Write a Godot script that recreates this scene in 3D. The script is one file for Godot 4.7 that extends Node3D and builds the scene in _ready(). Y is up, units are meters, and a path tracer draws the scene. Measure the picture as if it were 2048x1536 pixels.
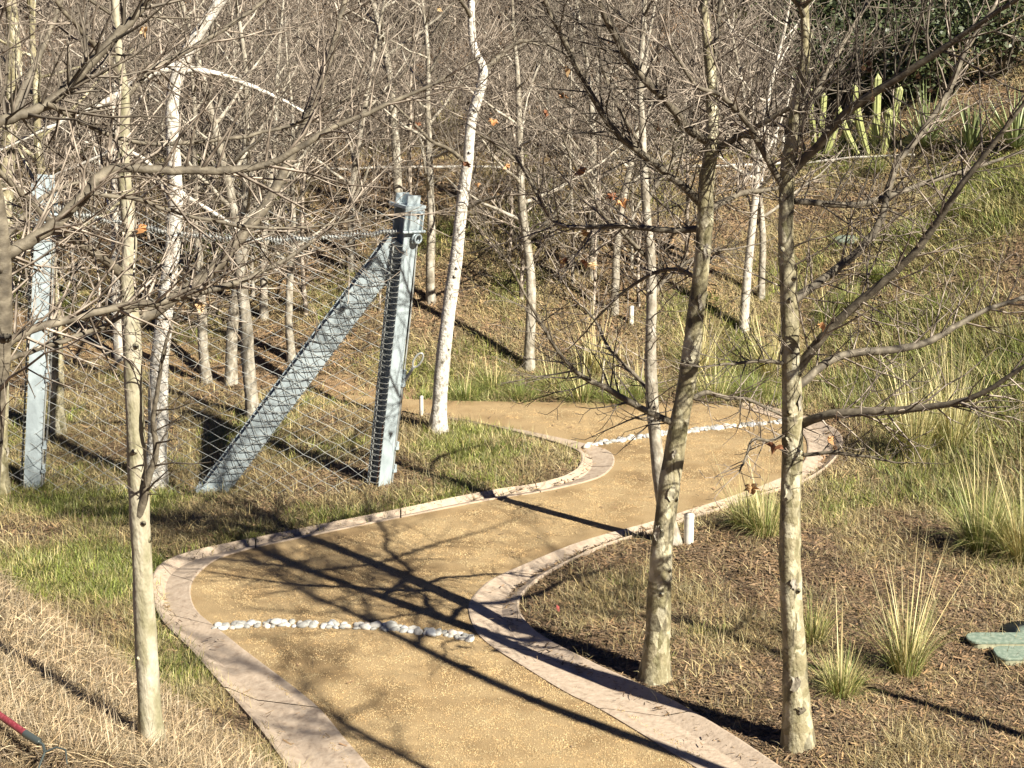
extends Node3D

# ---------------------------------------------------------------- mesh buffer
class Buf:
	var v := PackedVector3Array()
	var n := PackedVector3Array()
	var c := PackedColorArray()
	var ix := PackedInt32Array()

	func tube(pts: PackedVector3Array, rad: PackedFloat32Array, sides: int, wob := 0.0, rough_seed := 0.0) -> void:
		var m := pts.size()
		if m < 2:
			return
		var base := v.size()
		var t := (pts[1] - pts[0]).normalized()
		var ref := t.cross(Vector3(0.31, 0.2, 0.93)).normalized()
		if ref.length_squared() < 0.5:
			ref = t.cross(Vector3(1, 0, 0)).normalized()
		for i in m:
			if i > 0:
				t = (pts[mini(i + 1, m - 1)] - pts[i - 1]).normalized()
			ref = (ref - t * ref.dot(t)).normalized()
			var bi := t.cross(ref)
			var r := rad[i]
			for s in sides:
				var a := TAU * s / sides
				var nn := ref * cos(a) + bi * sin(a)
				var rr := r
				if wob > 0.0:
					var q := pts[i]
					rr *= 1.0 + wob * (sin(a * 2.0 + q.y * 5.3 + rough_seed) * 0.5 + sin(a * 3.0 - q.y * 11.7 + rough_seed * 2.0) * 0.3 + sin(a * 5.0 + q.y * 23.0) * 0.25)
				v.append(pts[i] + nn * rr)
				n.append(nn)
		for i in m - 1:
			for s in sides:
				var a0 := base + i * sides + s
				var a1 := base + i * sides + (s + 1) % sides
				var b0 := a0 + sides
				var b1 := a1 + sides
				ix.append(a0); ix.append(b0); ix.append(a1)
				ix.append(a1); ix.append(b0); ix.append(b1)
		# end cap
		if sides > 4:
			var ce := v.size()
			v.append(pts[m - 1]); n.append(t)
			for s in sides:
				ix.append(ce); ix.append(base + (m - 1) * sides + (s + 1) % sides); ix.append(base + (m - 1) * sides + s)
			v.append(pts[0]); n.append(-(pts[1] - pts[0]).normalized())
			for s in sides:
				ix.append(ce + 1); ix.append(base + s); ix.append(base + (s + 1) % sides)

	func tri(a: Vector3, b: Vector3, d: Vector3, col := Color.WHITE) -> void:
		var k := v.size()
		var nn := (b - a).cross(d - a).normalized()
		v.append(a); v.append(b); v.append(d)
		n.append(nn); n.append(nn); n.append(nn)
		c.append(col); c.append(col); c.append(col)
		ix.append(k); ix.append(k + 2); ix.append(k + 1)

	func quad(a: Vector3, b: Vector3, d: Vector3, e: Vector3, col := Color.WHITE) -> void:
		tri(a, b, d, col)
		tri(a, d, e, col)

	# box along an axis frame: centre, half extents, basis
	func box(ce: Vector3, hx: Vector3, hy: Vector3, hz: Vector3) -> void:
		var p := []
		for k in 8:
			p.append(ce + hx * (1 if k & 1 else -1) + hy * (1 if k & 2 else -1) + hz * (1 if k & 4 else -1))
		quad(p[0], p[2], p[3], p[1]); quad(p[4], p[5], p[7], p[6])
		quad(p[0], p[1], p[5], p[4]); quad(p[2], p[6], p[7], p[3])
		quad(p[0], p[4], p[6], p[2]); quad(p[1], p[3], p[7], p[5])

	# curved tapering blade
	func blade(p: Vector3, dir: Vector3, side: Vector3, ln: float, w: float, droop: float, segs: int, col: Color) -> void:
		var q := p
		var d := dir
		var last_a := p - side * w * 0.5
		var last_b := p + side * w * 0.5
		for i in segs:
			q += d * (ln / segs)
			d = (d + Vector3(0, -droop, 0) / segs).normalized()
			var ww := w * (1.0 - float(i + 1) / segs) * 0.5
			if i == segs - 1:
				tri(last_a, last_b, q, col)
			else:
				var na := q - side * ww
				var nb := q + side * ww
				quad(last_a, last_b, nb, na, col)
				last_a = na
				last_b = nb

	func mesh(m: Material) -> ArrayMesh:
		var arr := []
		arr.resize(Mesh.ARRAY_MAX)
		arr[Mesh.ARRAY_VERTEX] = v
		arr[Mesh.ARRAY_NORMAL] = n
		if c.size() == v.size() and c.size() > 0:
			arr[Mesh.ARRAY_COLOR] = c
		arr[Mesh.ARRAY_INDEX] = ix
		var am := ArrayMesh.new()
		if v.size() > 0:
			am.add_surface_from_arrays(Mesh.PRIMITIVE_TRIANGLES, arr)
			am.surface_set_material(0, m)
		return am

# ---------------------------------------------------------------- scene helpers
var taken := {}
func numbered(called: String) -> String:
	var k: int = taken.get(called, 0)
	taken[called] = k + 1
	return called if k == 0 else "%s_%03d" % [called, k]

func thing(called: String, label: String, category: String, at := Vector3.ZERO, group := "") -> Node3D:
	var o := Node3D.new()
	o.name = numbered(called)
	add_child(o)
	o.position = at
	o.set_meta("label", label)
	o.set_meta("category", category)
	if group != "":
		o.set_meta("group", group)
	return o

# a part built in world coordinates under a thing
func part(called: String, b: Buf, m: Material, parent: Node3D) -> MeshInstance3D:
	var o := MeshInstance3D.new()
	o.name = called
	o.mesh = b.mesh(m)
	parent.add_child(o, true)
	if parent.get_parent() == self:
		o.position = -parent.position
	return o

func setting(called: String, b: Buf, m: Material) -> MeshInstance3D:
	var o := MeshInstance3D.new()
	o.name = called
	o.mesh = b.mesh(m)
	add_child(o)
	o.set_meta("kind", "structure")
	return o

func noise_tex(freq: float, ramp: Array, size := 512, type := FastNoiseLite.TYPE_SIMPLEX_SMOOTH, oct := 4, sd := 1, as_normal := false, bump := 4.0) -> NoiseTexture2D:
	var f := FastNoiseLite.new()
	f.noise_type = type
	f.frequency = freq
	f.fractal_octaves = oct
	f.seed = sd
	if type == FastNoiseLite.TYPE_CELLULAR:
		f.cellular_return_type = FastNoiseLite.RETURN_CELL_VALUE
		f.fractal_type = FastNoiseLite.FRACTAL_NONE
		f.domain_warp_enabled = true
		f.domain_warp_amplitude = 18.0
		f.domain_warp_frequency = 0.03
	var t := NoiseTexture2D.new()
	t.width = size
	t.height = size
	t.seamless = true
	t.noise = f
	if as_normal:
		t.as_normal_map = true
		t.bump_strength = bump
	if ramp.size() > 0:
		var g := Gradient.new()
		var offs := PackedFloat32Array()
		var cols := PackedColorArray()
		for e in ramp:
			offs.append(e[0])
			cols.append((e[1] as Color).linear_to_srgb())
		g.offsets = offs
		g.colors = cols
		t.color_ramp = g
	return t

func mat(col: Color, rough := 0.8, metal := 0.0) -> StandardMaterial3D:
	var m := StandardMaterial3D.new()
	m.albedo_color = col.linear_to_srgb()
	m.roughness = rough
	m.metallic = metal
	return m

func tri_mat(tex: Texture2D, scale: Vector3, rough := 0.85, nrm: Texture2D = null, ns := 1.0, world := false) -> StandardMaterial3D:
	var m := StandardMaterial3D.new()
	m.albedo_texture = tex
	m.roughness = rough
	m.uv1_triplanar = true
	m.uv1_world_triplanar = world
	m.uv1_scale = scale
	if nrm:
		m.normal_enabled = true
		m.normal_texture = nrm
		m.normal_scale = ns
	return m

var M := {}
func materials() -> void:
	var C := func(r, g, b): return Color(r, g, b)
	var fine_n := noise_tex(0.05, [], 512, FastNoiseLite.TYPE_SIMPLEX_SMOOTH, 5, 4, true, 6.0)
	# plane bark: cream, olive and tan plates
	var plates := noise_tex(0.03, [[0.0, C.call(0.284, 0.251, 0.154)], [0.22, C.call(0.236, 0.214, 0.126)], [0.23, C.call(0.530, 0.497, 0.360)], [0.36, C.call(0.456, 0.424, 0.296)], [0.37, C.call(0.164, 0.151, 0.079)], [0.55, C.call(0.224, 0.201, 0.114)], [0.56, C.call(0.357, 0.325, 0.217)], [0.75, C.call(0.309, 0.276, 0.189)], [0.76, C.call(0.080, 0.072, 0.050)], [0.86, C.call(0.188, 0.165, 0.098)], [0.87, C.call(0.606, 0.574, 0.446)], [1.0, C.call(0.433, 0.400, 0.293)]], 512, FastNoiseLite.TYPE_CELLULAR, 1, 5)
	var smooth_bark := noise_tex(0.012, [[0.0, C.call(.15, .138, .075)], [0.35, C.call(.245, .225, .14)], [0.55, C.call(.33, .30, .215)], [1.0, C.call(.44, .405, .32)]], 512, FastNoiseLite.TYPE_SIMPLEX_SMOOTH, 5, 9)
	M.bark_plates = tri_mat(plates, Vector3(1.1, 0.5, 1.1), 0.75, fine_n, 0.6)
	M.bark_plates.detail_enabled = true
	M.bark_plates.detail_albedo = noise_tex(0.02, [[0.0, C.call(.55, .52, .45)], [0.5, C.call(.9, .88, .82)], [1.0, C.call(1, 1, 1)]], 512, FastNoiseLite.TYPE_SIMPLEX_SMOOTH, 5, 19)
	M.bark_plates.detail_blend_mode = BaseMaterial3D.BLEND_MODE_MUL
	M.bark_plates.detail_uv_layer = BaseMaterial3D.DETAIL_UV_2
	M.bark_plates.uv2_triplanar = true
	M.bark_plates.uv2_scale = Vector3(0.9, 0.4, 0.9)
	M.bark_smooth = tri_mat(smooth_bark, Vector3(1.0, 0.3, 1.0), 0.65, fine_n, 0.45)
	M.bark_white = tri_mat(noise_tex(0.02, [[0.0, C.call(.12, .10, .075)], [0.30, C.call(.30, .265, .21)], [0.42, C.call(.43, .39, .325)], [1.0, C.call(.54, .51, .45)]], 512, FastNoiseLite.TYPE_SIMPLEX_SMOOTH, 5, 13), Vector3(1.1, 0.6, 1.1), 0.75, fine_n, 0.4)
	M.bark_pale = tri_mat(noise_tex(0.02, [[0.0, C.call(.10, .085, .06)], [0.4, C.call(.235, .205, .155)], [0.6, C.call(.34, .31, .25)], [1.0, C.call(.50, .47, .40)]], 512, FastNoiseLite.TYPE_SIMPLEX_SMOOTH, 5, 17), Vector3(1.0, 0.5, 1.0), 0.75, fine_n, 0.4)
	M.bark_bright = tri_mat(noise_tex(0.02, [[0.0, C.call(.10, .085, .065)], [0.28, C.call(.27, .24, .19)], [0.36, C.call(.44, .41, .35)], [0.55, C.call(.50, .47, .41)], [0.57, C.call(.58, .555, .50)], [1.0, C.call(.63, .60, .55)]], 512, FastNoiseLite.TYPE_SIMPLEX_SMOOTH, 5, 14), Vector3(1.3, 0.9, 1.3), 0.75, fine_n, 0.8)
	M.flake_cream = tri_mat(noise_tex(0.03, [[0.0, C.call(.30, .27, .18)], [1.0, C.call(.50, .47, .35)]], 256, FastNoiseLite.TYPE_SIMPLEX_SMOOTH, 4, 15), Vector3(2, 2, 2), 0.75)
	M.limb_bark = tri_mat(noise_tex(0.015, [[0.0, C.call(.035, .029, .020)], [0.4, C.call(.085, .070, .048)], [0.6, C.call(.13, .11, .077)], [1.0, C.call(.27, .235, .17)]], 512, FastNoiseLite.TYPE_SIMPLEX_SMOOTH, 5, 21), Vector3(1.6, 1.6, 1.6), 0.75, fine_n, 0.4)
	M.twig = tri_mat(noise_tex(0.03, [[0.0, C.call(.03, .023, .016)], [0.38, C.call(.085, .066, .048)], [0.5, C.call(.19, .153, .117)], [0.62, C.call(.37, .31, .245)], [1.0, C.call(.55, .48, .395)]], 256, FastNoiseLite.TYPE_SIMPLEX_SMOOTH, 3, 23), Vector3(0.8, 0.8, 0.8), 0.7)
	M.twig_dark = tri_mat(noise_tex(0.03, [[0.0, C.call(.03, .025, .018)], [0.5, C.call(.10, .082, .06)], [1.0, C.call(.28, .24, .185)]], 256, FastNoiseLite.TYPE_SIMPLEX_SMOOTH, 3, 27), Vector3(0.9, 0.9, 0.9), 0.7)
	# ground
	M.ground = tri_mat(noise_tex(0.06, [[0.0, C.call(.40, .38, .34)], [0.4, C.call(.72, .70, .66)], [0.6, C.call(.95, .93, .88)], [1.0, C.call(1.0, 1.0, 1.0)]], 1024, FastNoiseLite.TYPE_SIMPLEX_SMOOTH, 6, 31), Vector3(0.42, 0.42, 0.42), 0.95, noise_tex(0.08, [], 1024, FastNoiseLite.TYPE_SIMPLEX_SMOOTH, 5, 33, true, 10.0), 1.0, true)
	M.ground.vertex_color_use_as_albedo = true
	M.granite = tri_mat(noise_tex(0.17, [[0.0, C.call(.17, .112, .052)], [0.3, C.call(.285, .195, .092)], [0.48, C.call(.36, .252, .122)], [0.66, C.call(.42, .305, .155)], [1.0, C.call(.62, .50, .31)]], 1024, FastNoiseLite.TYPE_SIMPLEX_SMOOTH, 3, 41), Vector3(0.55, 0.55, 0.55), 0.95, noise_tex(0.16, [], 1024, FastNoiseLite.TYPE_SIMPLEX_SMOOTH, 3, 43, true, 9.0), 0.9, true)
	M.granite.detail_enabled = true
	M.granite.detail_albedo = noise_tex(0.006, [[0.0, C.call(.60, .55, .48)], [0.35, C.call(.82, .79, .74)], [0.6, C.call(1, 1, 1)], [1.0, C.call(1, 1, 1)]], 512, FastNoiseLite.TYPE_SIMPLEX_SMOOTH, 5, 45)
	M.granite.detail_blend_mode = BaseMaterial3D.BLEND_MODE_MUL
	M.granite.detail_uv_layer = BaseMaterial3D.DETAIL_UV_2
	M.granite.uv2_triplanar = true
	M.granite.uv2_world_triplanar = true
	M.granite.uv2_scale = Vector3(0.3, 0.3, 0.3)
	M.grit = mat(Color(1, 1, 1), 0.9)
	M.grit.vertex_color_use_as_albedo = true
	M.concrete = tri_mat(noise_tex(0.012, [[0.0, C.call(.19, .14, .10)], [0.22, C.call(.30, .232, .168)], [0.4, C.call(.345, .272, .20)], [0.65, C.call(.37, .295, .22)], [1.0, C.call(.44, .36, .275)]], 1024, FastNoiseLite.TYPE_SIMPLEX_SMOOTH, 6, 51), Vector3(0.7, 0.7, 0.7), 0.85, fine_n, 0.35, true)
	M.stone = [tri_mat(noise_tex(0.02, [[0.0, C.call(.20, .195, .175)], [1.0, C.call(.38, .375, .345)]], 256, FastNoiseLite.TYPE_SIMPLEX_SMOOTH, 4, 53), Vector3(4, 4, 4), 0.7), tri_mat(noise_tex(0.02, [[0.0, C.call(.30, .28, .235)], [0.5, C.call(.46, .44, .395)], [1.0, C.call(.54, .52, .47)]], 256, FastNoiseLite.TYPE_SIMPLEX_SMOOTH, 4, 54), Vector3(4, 4, 4), 0.7), tri_mat(noise_tex(0.02, [[0.0, C.call(.28, .29, .30)], [1.0, C.call(.46, .47, .47)]], 256, FastNoiseLite.TYPE_SIMPLEX_SMOOTH, 4, 55), Vector3(4, 4, 4), 0.7), tri_mat(noise_tex(0.02, [[0.0, C.call(.52, .43, .35)], [1.0, C.call(.68, .6, .5)]], 256, FastNoiseLite.TYPE_SIMPLEX_SMOOTH, 4, 56), Vector3(4, 4, 4), 0.7)]
	# plants: coloured by blade
	var gm := mat(Color(1, 1, 1), 0.6)
	gm.vertex_color_use_as_albedo = true
	gm.backlight_enabled = true
	gm.backlight = Color(0.12, 0.12, 0.05)
	M.blade = gm
	M.litter = mat(Color(1, 1, 1), 0.85)
	M.litter.vertex_color_use_as_albedo = true
	M.leaf_dead = [mat(Color(.42, .22, .09), 0.6), mat(Color(.50, .34, .17), 0.6), mat(Color(.20, .085, .04), 0.65)]
	for l in M.leaf_dead:
		l.backlight_enabled = true
		l.backlight = Color(.2, .09, .03)
	M.seed = tri_mat(noise_tex(0.2, [[0.0, C.call(.09, .05, .025)], [1.0, C.call(.22, .13, .07)]], 128, FastNoiseLite.TYPE_SIMPLEX_SMOOTH, 2, 61), Vector3(6, 6, 6), 0.95)
	# metal
	M.galv = tri_mat(noise_tex(0.012, [[0.0, C.call(.26, .305, .32)], [0.4, C.call(.33, .385, .405)], [0.7, C.call(.37, .43, .45)], [1.0, C.call(.44, .49, .505)]], 512, FastNoiseLite.TYPE_SIMPLEX_SMOOTH, 5, 71), Vector3(1.4, 0.5, 1.4), 0.55, fine_n, 0.1)
	M.galv.metallic = 0.25
	M.wire = mat(Color(.34, .35, .33), 0.5, 0.35)
	M.wire_dark = mat(Color(.16, .16, .15), 0.5, 0.4)
	M.white = tri_mat(noise_tex(0.02, [[0.0, C.call(.45, .42, .36)], [0.5, C.call(.58, .55, .48)], [1.0, C.call(.64, .61, .54)]], 256, FastNoiseLite.TYPE_SIMPLEX_SMOOTH, 4, 73), Vector3(2, 2, 2), 0.7)
	M.lid_green = tri_mat(noise_tex(0.03, [[0.0, C.call(.12, .165, .125)], [0.6, C.call(.19, .24, .185)], [1.0, C.call(.30, .33, .26)]], 256, FastNoiseLite.TYPE_SIMPLEX_SMOOTH, 5, 75), Vector3(2, 2, 2), 0.6, fine_n, 0.3)
	M.lid_body = tri_mat(noise_tex(0.03, [[0.0, C.call(.24, .24, .15)], [1.0, C.call(.38, .38, .26)]], 256, FastNoiseLite.TYPE_SIMPLEX_SMOOTH, 5, 76), Vector3(2, 2, 2), 0.75)
	M.red = tri_mat(noise_tex(0.05, [[0.0, C.call(.10, .015, .018)], [0.6, C.call(.22, .035, .045)], [1.0, C.call(.36, .16, .15)]], 256, FastNoiseLite.TYPE_SIMPLEX_SMOOTH, 5, 77), Vector3(3, 3, 3), 0.45)
	M.steel_dark = mat(Color(.10, .12, .11), 0.4, 0.5)
	M.pink = mat(Color(.72, .16, .14), 0.7)
	M.orange_pvc = mat(Color(.55, .22, .09), 0.6)
	M.cactus = tri_mat(noise_tex(0.03, [[0.0, C.call(.19, .21, .08)], [0.5, C.call(.28, .30, .11)], [1.0, C.call(.40, .40, .18)]], 256, FastNoiseLite.TYPE_SIMPLEX_SMOOTH, 4, 81), Vector3(1, 1, 1), 0.6)
	M.evergreen = mat(Color(1, 1, 1), 0.5)
	M.evergreen.vertex_color_use_as_albedo = true

# ---------------------------------------------------------------- terrain
var sdf := PackedFloat32Array()
const SX0 := -7.0
const SZ0 := 11.5
const SD := 0.1
const SNX := 141
const SNZ := 161
var edge_left_in := []
var edge_left_out := []
var edge_right_in := []
var edge_right_out := []
var bump := FastNoiseLite.new()
var patch := FastNoiseLite.new()

static func soft(d: float, k: float) -> float:
	return 0.5 * (d + sqrt(d * d + k * k))

func mound_t(x: float, z: float) -> float:
	var p := Vector2(-1.980, 13.200)
	var nn := Vector2(-0.7884, -0.6152)
	return (Vector2(x, z) - p).dot(nn)

func raw_height(x: float, z: float) -> float:   # z counts away from the viewer here
	var s := soft(z - (25.3 + 0.3 * maxf(0, -2 - x)), 0.25)
	var hb := 0.0
	if s < 6.2:
		hb = 0.38 * s
	elif s < 7.8:
		hb = 2.356 + 0.04 * (s - 6.2)
	else:
		hb = 2.42 + 0.5 * (minf(s, 60.0) - 7.8)
	var r := soft(x - (5.5 - 0.1 * clampf(z - 19, 0, 8)), 0.25)
	var hr := 0.40 * minf(r, 20.0) * smoothstep(15.5, 20.0, z)
	var t := soft(mound_t(x, z), 0.2)
	var hm := 1.5 * (1.0 - exp(-0.6 * t / 1.5))
	return hb + hr + hm

func sdf_at(x: float, z: float) -> float:
	var fx := (x - SX0) / SD
	var fz := (z - SZ0) / SD
	if fx < 0 or fz < 0 or fx >= SNX - 1 or fz >= SNZ - 1:
		return 3.0
	var i := int(fx)
	var j := int(fz)
	fx -= i
	fz -= j
	var a := lerpf(sdf[j * SNX + i], sdf[j * SNX + i + 1], fx)
	var b := lerpf(sdf[(j + 1) * SNX + i], sdf[(j + 1) * SNX + i + 1], fx)
	return lerpf(a, b, fz)

func height(x: float, z: float) -> float:
	var h := raw_height(x, z)
	var d := sdf_at(x, z)
	if d < 0.0:
		return -0.03 - 0.25 * clampf(-d / 0.16, 0, 1)
	h += 0.05 * bump.get_noise_2d(x * 1.2, z * 1.2) * smoothstep(0.05, 0.8, d) + 0.025 * bump.get_noise_2d(x * 6.0, z * 6.0)
	return lerpf(-0.03, h, smoothstep(0.0, 0.5, d))

func gp(x: float, z: float) -> Vector3:
	return Vector3(x, height(x, z), -z)

func smooth_line(flat: Array, step: float) -> PackedVector2Array:
	var p := PackedVector2Array()
	for i in flat.size() / 2:
		p.append(Vector2(flat[i * 2], -flat[i * 2 + 1]))
	var out := PackedVector2Array()
	var m := p.size()
	for i in m - 1:
		var a := p[maxi(i - 1, 0)]
		var b := p[i]
		var c := p[i + 1]
		var d := p[mini(i + 2, m - 1)]
		var k := maxi(1, int(ceil(step)))
		for q in k:
			out.append(b.cubic_interpolate(c, a, d, float(q) / k))
	out.append(p[m - 1])
	return out

func build_sdf(poly: PackedVector2Array) -> void:
	sdf.resize(SNX * SNZ)
	var m := poly.size()
	for j in SNZ:
		for i in SNX:
			var q := Vector2(SX0 + i * SD, SZ0 + j * SD)
			var best := 1e9
			var inside := false
			var b := poly[m - 1]
			for k in m:
				var a := poly[k]
				var e := a - b
				var w := q - b
				var t := clampf(w.dot(e) / maxf(e.length_squared(), 1e-9), 0, 1)
				best = minf(best, (w - e * t).length_squared())
				if (a.y > q.y) != (b.y > q.y) and q.x < (b.x - a.x) * (q.y - a.y) / (b.y - a.y) + a.x:
					inside = not inside
				b = a
			sdf[j * SNX + i] = sqrt(best) * (-1.0 if inside else 1.0)

func track_amount(x: float, z: float) -> float:
	# bare tracks of the same granite on the slope behind
	var c1 := 24.6 + 0.38 * maxf(0, -1.2 - x) + 0.012 * x * x
	var a := 1.0 - smoothstep(0.35, 0.75, absf(z - c1) + 0.25 * bump.get_noise_2d(x * 3, z * 3))
	if x > -1.2:
		a = 0.0
	var s := z - (25.3 + 0.3 * maxf(0, -2 - x))
	var e := smoothstep(6.0, 6.4, s) * (1.0 - smoothstep(7.4, 7.9, s)) * 0.7
	return maxf(a * 0.8, e)

func greenness(x: float, z: float) -> float:
	var n := patch.get_noise_2d(x, z) * 1.3
	var g := 0.0
	if mound_t(x, z) > 0.3:
		return -0.5
	if z > 25.2:
		g = -0.15
		if x > 4.0:
			g = 0.04
	elif x < -1.0 + (z - 18) * 0.15 and z < 20.7:
		g = lerpf(-0.25, 0.26, smoothstep(15.6, 17.2, z))
	elif x < 0.8 and z > 20.7:
		g = -0.08
	elif x > 3.6 and z > 18.0:
		g = -0.04 + 0.06 * minf(3.0, x - 4.0)
	else:
		g = -0.62
	g += 0.55 * exp(-((x + 4.3) * (x + 4.3) / 1.4 + (z - 17.7) * (z - 17.7) / 0.5))
	return g + n

func ground_colour(x: float, z: float) -> Color:
	var n := patch.get_noise_2d(x * 2.1 + 40, z * 2.1)
	var soil := Color(.092, .061, .034)
	if x > 0.5 and z < 22:
		soil = Color(.09, .058, .034)
	var straw := Color(.165, .122, .064)
	var green := Color(.12, .12, .04)
	var c := soil.lerp(straw, clampf(0.45 + n, 0, 1))
	var g := greenness(x, z)
	c = c.lerp(green, clampf(g * 1.2, 0, 0.8))
	if mound_t(x, z) > 0.2:
		c = Color(.17, .115, .065)
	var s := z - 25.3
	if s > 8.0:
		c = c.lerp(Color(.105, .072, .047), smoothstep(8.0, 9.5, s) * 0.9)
	return c.lerp(Color(.29, .19, .10), track_amount(x, z))

func terrain() -> void:
	var xs := PackedFloat32Array()
	var zs := PackedFloat32Array()
	var x := -6.6
	while x < 7.2:
		xs.append(x)
		x += 0.1
	var st := 0.12
	while x < 140.0:
		xs.append(x)
		x += st
		st = minf(st * 1.12, 12.0)
	x = -6.7
	st = 0.12
	while x > -140.0:
		xs.insert(0, x)
		x -= st
		st = minf(st * 1.12, 12.0)
	var z := 11.6
	while z < 27.0:
		zs.append(z)
		z += 0.1
	st = 0.12
	while z < 160.0:
		zs.append(z)
		z += st
		st = minf(st * 1.03, 8.0)
	z = 11.5
	st = 0.12
	while z > -90.0:
		zs.insert(0, z)
		z -= st
		st = minf(st * 1.15, 12.0)
	var b := Buf.new()
	var w := xs.size()
	for j in zs.size():
		for i in w:
			b.v.append(gp(xs[i], zs[j]))
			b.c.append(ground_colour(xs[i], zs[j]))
	for j in zs.size():
		for i in w:
			var dx := b.v[j * w + mini(i + 1, w - 1)] - b.v[j * w + maxi(i - 1, 0)]
			var dz := b.v[mini(j + 1, zs.size() - 1) * w + i] - b.v[maxi(j - 1, 0) * w + i]
			b.n.append(dx.cross(dz).normalized())
	for j in zs.size() - 1:
		for i in w - 1:
			var a := j * w + i
			b.ix.append(a); b.ix.append(a + w); b.ix.append(a + 1)
			b.ix.append(a + 1); b.ix.append(a + w); b.ix.append(a + w + 1)
	setting("ground", b, M.ground)

func lay_path() -> void:
	var li := smooth_line(edge_left_in, 4)
	var lo := smooth_line(edge_left_out, 4)
	var ri := smooth_line(edge_right_in, 4)
	var ro := smooth_line(edge_right_out, 4)
	var outer := lo.duplicate()
	var rr := ro.duplicate()
	rr.reverse()
	outer.append_array(rr)
	build_sdf(outer)
	var root := Node3D.new()
	root.name = "path"
	root.set_meta("kind", "structure")
	add_child(root)
	# granite surface: the polygon between the two inner kerb edges
	var poly := li.duplicate()
	var r2 := ri.duplicate()
	r2.reverse()
	poly.append_array(r2)
	var tris := Geometry2D.triangulate_polygon(poly)
	var b := Buf.new()
	for q in poly:
		b.v.append(Vector3(q.x, 0.0, -q.y))
		b.n.append(Vector3.UP)
	for k in tris.size() / 3:
		var t0 := tris[k * 3]
		var t1 := tris[k * 3 + 1]
		var t2 := tris[k * 3 + 2]
		if (b.v[t1] - b.v[t0]).cross(b.v[t2] - b.v[t0]).y > 0.0:
			var sw := t1
			t1 = t2
			t2 = sw
		b.ix.append(t0); b.ix.append(t1); b.ix.append(t2)
	part("granite_surface", b, M.granite, root)
	# kerbs: shallow V gutters in sections
	for side in 2:
		var a := li if side == 0 else ri
		var o := lo if side == 0 else ro
		var kroot := Node3D.new()
		kroot.name = "kerb" if side == 0 else "kerb_001"
		kroot.set_meta("kind", "structure")
		add_child(kroot)
		var m := a.size() - (9 if side == 0 else 24)
		var k := 0
		while k < m - 1:
			var e := mini(k + 12, m - 1)
			var kb := Buf.new()
			for i in range(k, e + 1):
				var p := a[i]
				var q := o[i]
				if i == k:
					p = p.lerp(a[i + 1], 0.11)
					q = q.lerp(o[i + 1], 0.11)
				var f := p.lerp(q, 0.66)
				var jit := 0.004 * bump.get_noise_2d(p.x * 20, p.y * 20)
				kb.v.append(Vector3(p.x, -0.15, -p.y)); kb.n.append(Vector3.UP)
				kb.v.append(Vector3(p.x, 0.012 + jit, -p.y)); kb.n.append(Vector3.UP)
				kb.v.append(Vector3(p.lerp(q, 0.04).x, 0.016 + jit, -p.lerp(q, 0.04).y)); kb.n.append(Vector3.UP)
				kb.v.append(Vector3(f.x, -0.036 + jit, -f.y)); kb.n.append(Vector3.UP)
				var g := p.lerp(q, 0.96)
				kb.v.append(Vector3(g.x, 0.024 + jit, -g.y)); kb.n.append(Vector3.UP)
				kb.v.append(Vector3(q.x, 0.018 + jit, -q.y)); kb.n.append(Vector3.UP)
				kb.v.append(Vector3(q.x, -0.2, -q.y)); kb.n.append(Vector3.UP)
			var cn := e - k + 1
			var fb := Buf.new()
			for i in cn - 1:
				for s in 6:
					var p0 := kb.v[i * 7 + s]
					var p1 := kb.v[i * 7 + s + 1]
					var p2 := kb.v[(i + 1) * 7 + s + 1]
					var p3 := kb.v[(i + 1) * 7 + s]
					if side == 0:
						fb.quad(p0, p1, p2, p3)
					else:
						fb.quad(p1, p0, p3, p2)
			part("kerb_section", fb, M.concrete, kroot)
			k = e
	# cobble strips across the path
	var rng := RandomNumberGenerator.new()
	rng.seed = 77
	var shapes := []
	for k in 5:
		shapes.append(cobble(rng))
	for line in [[-2.916, -16.403, -2.476, -16.479, -1.985, -16.479, -1.49, -16.428, -1.095, -16.378, -0.748, -16.278, -0.356, -16.106], [0.967, -22.519, 1.359, -22.746, 1.837, -22.976, 2.321, -23.164, 2.671, -23.307, 3.236, -23.5, 3.661, -23.622, 3.98, -23.695]]:
		var pl := smooth_line(line, 6)
		var total := 0.0
		for i in pl.size() - 1:
			total += pl[i].distance_to(pl[i + 1])
		var d := 0.02
		while d < total - 0.02:
			var acc := 0.0
			for i in pl.size() - 1:
				var sg := pl[i].distance_to(pl[i + 1])
				if acc + sg >= d:
					var c := pl[i].lerp(pl[i + 1], (d - acc) / sg)
					for row in 2:
						if rng.randf() < 0.03:
							continue
						var st := MeshInstance3D.new()
						st.name = "stone"
						st.mesh = shapes[rng.randi() % 5]
						st.material_override = M.stone[[0, 1, 0, 1, 2, 3, 0][rng.randi() % 7]]
						var sc := rng.randf_range(0.45, 0.95)
						if rng.randf() < 0.12:
							sc *= 1.35
						var z: float = c.y + (-0.038 if row == 0 else 0.038) + rng.randf_range(-0.02, 0.02)
						var xx := c.x + rng.randf_range(-0.02, 0.02)
						st.transform = Transform3D(Basis.from_euler(Vector3(rng.randf_range(-.3, .3), rng.randf() * TAU, rng.randf_range(-.3, .3))).scaled(Vector3(sc, sc, sc)), Vector3(xx, 0.010 * sc, -z))
						root.add_child(st, true)
					break
				acc += sg
			d += rng.randf_range(0.045, 0.08)

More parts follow.
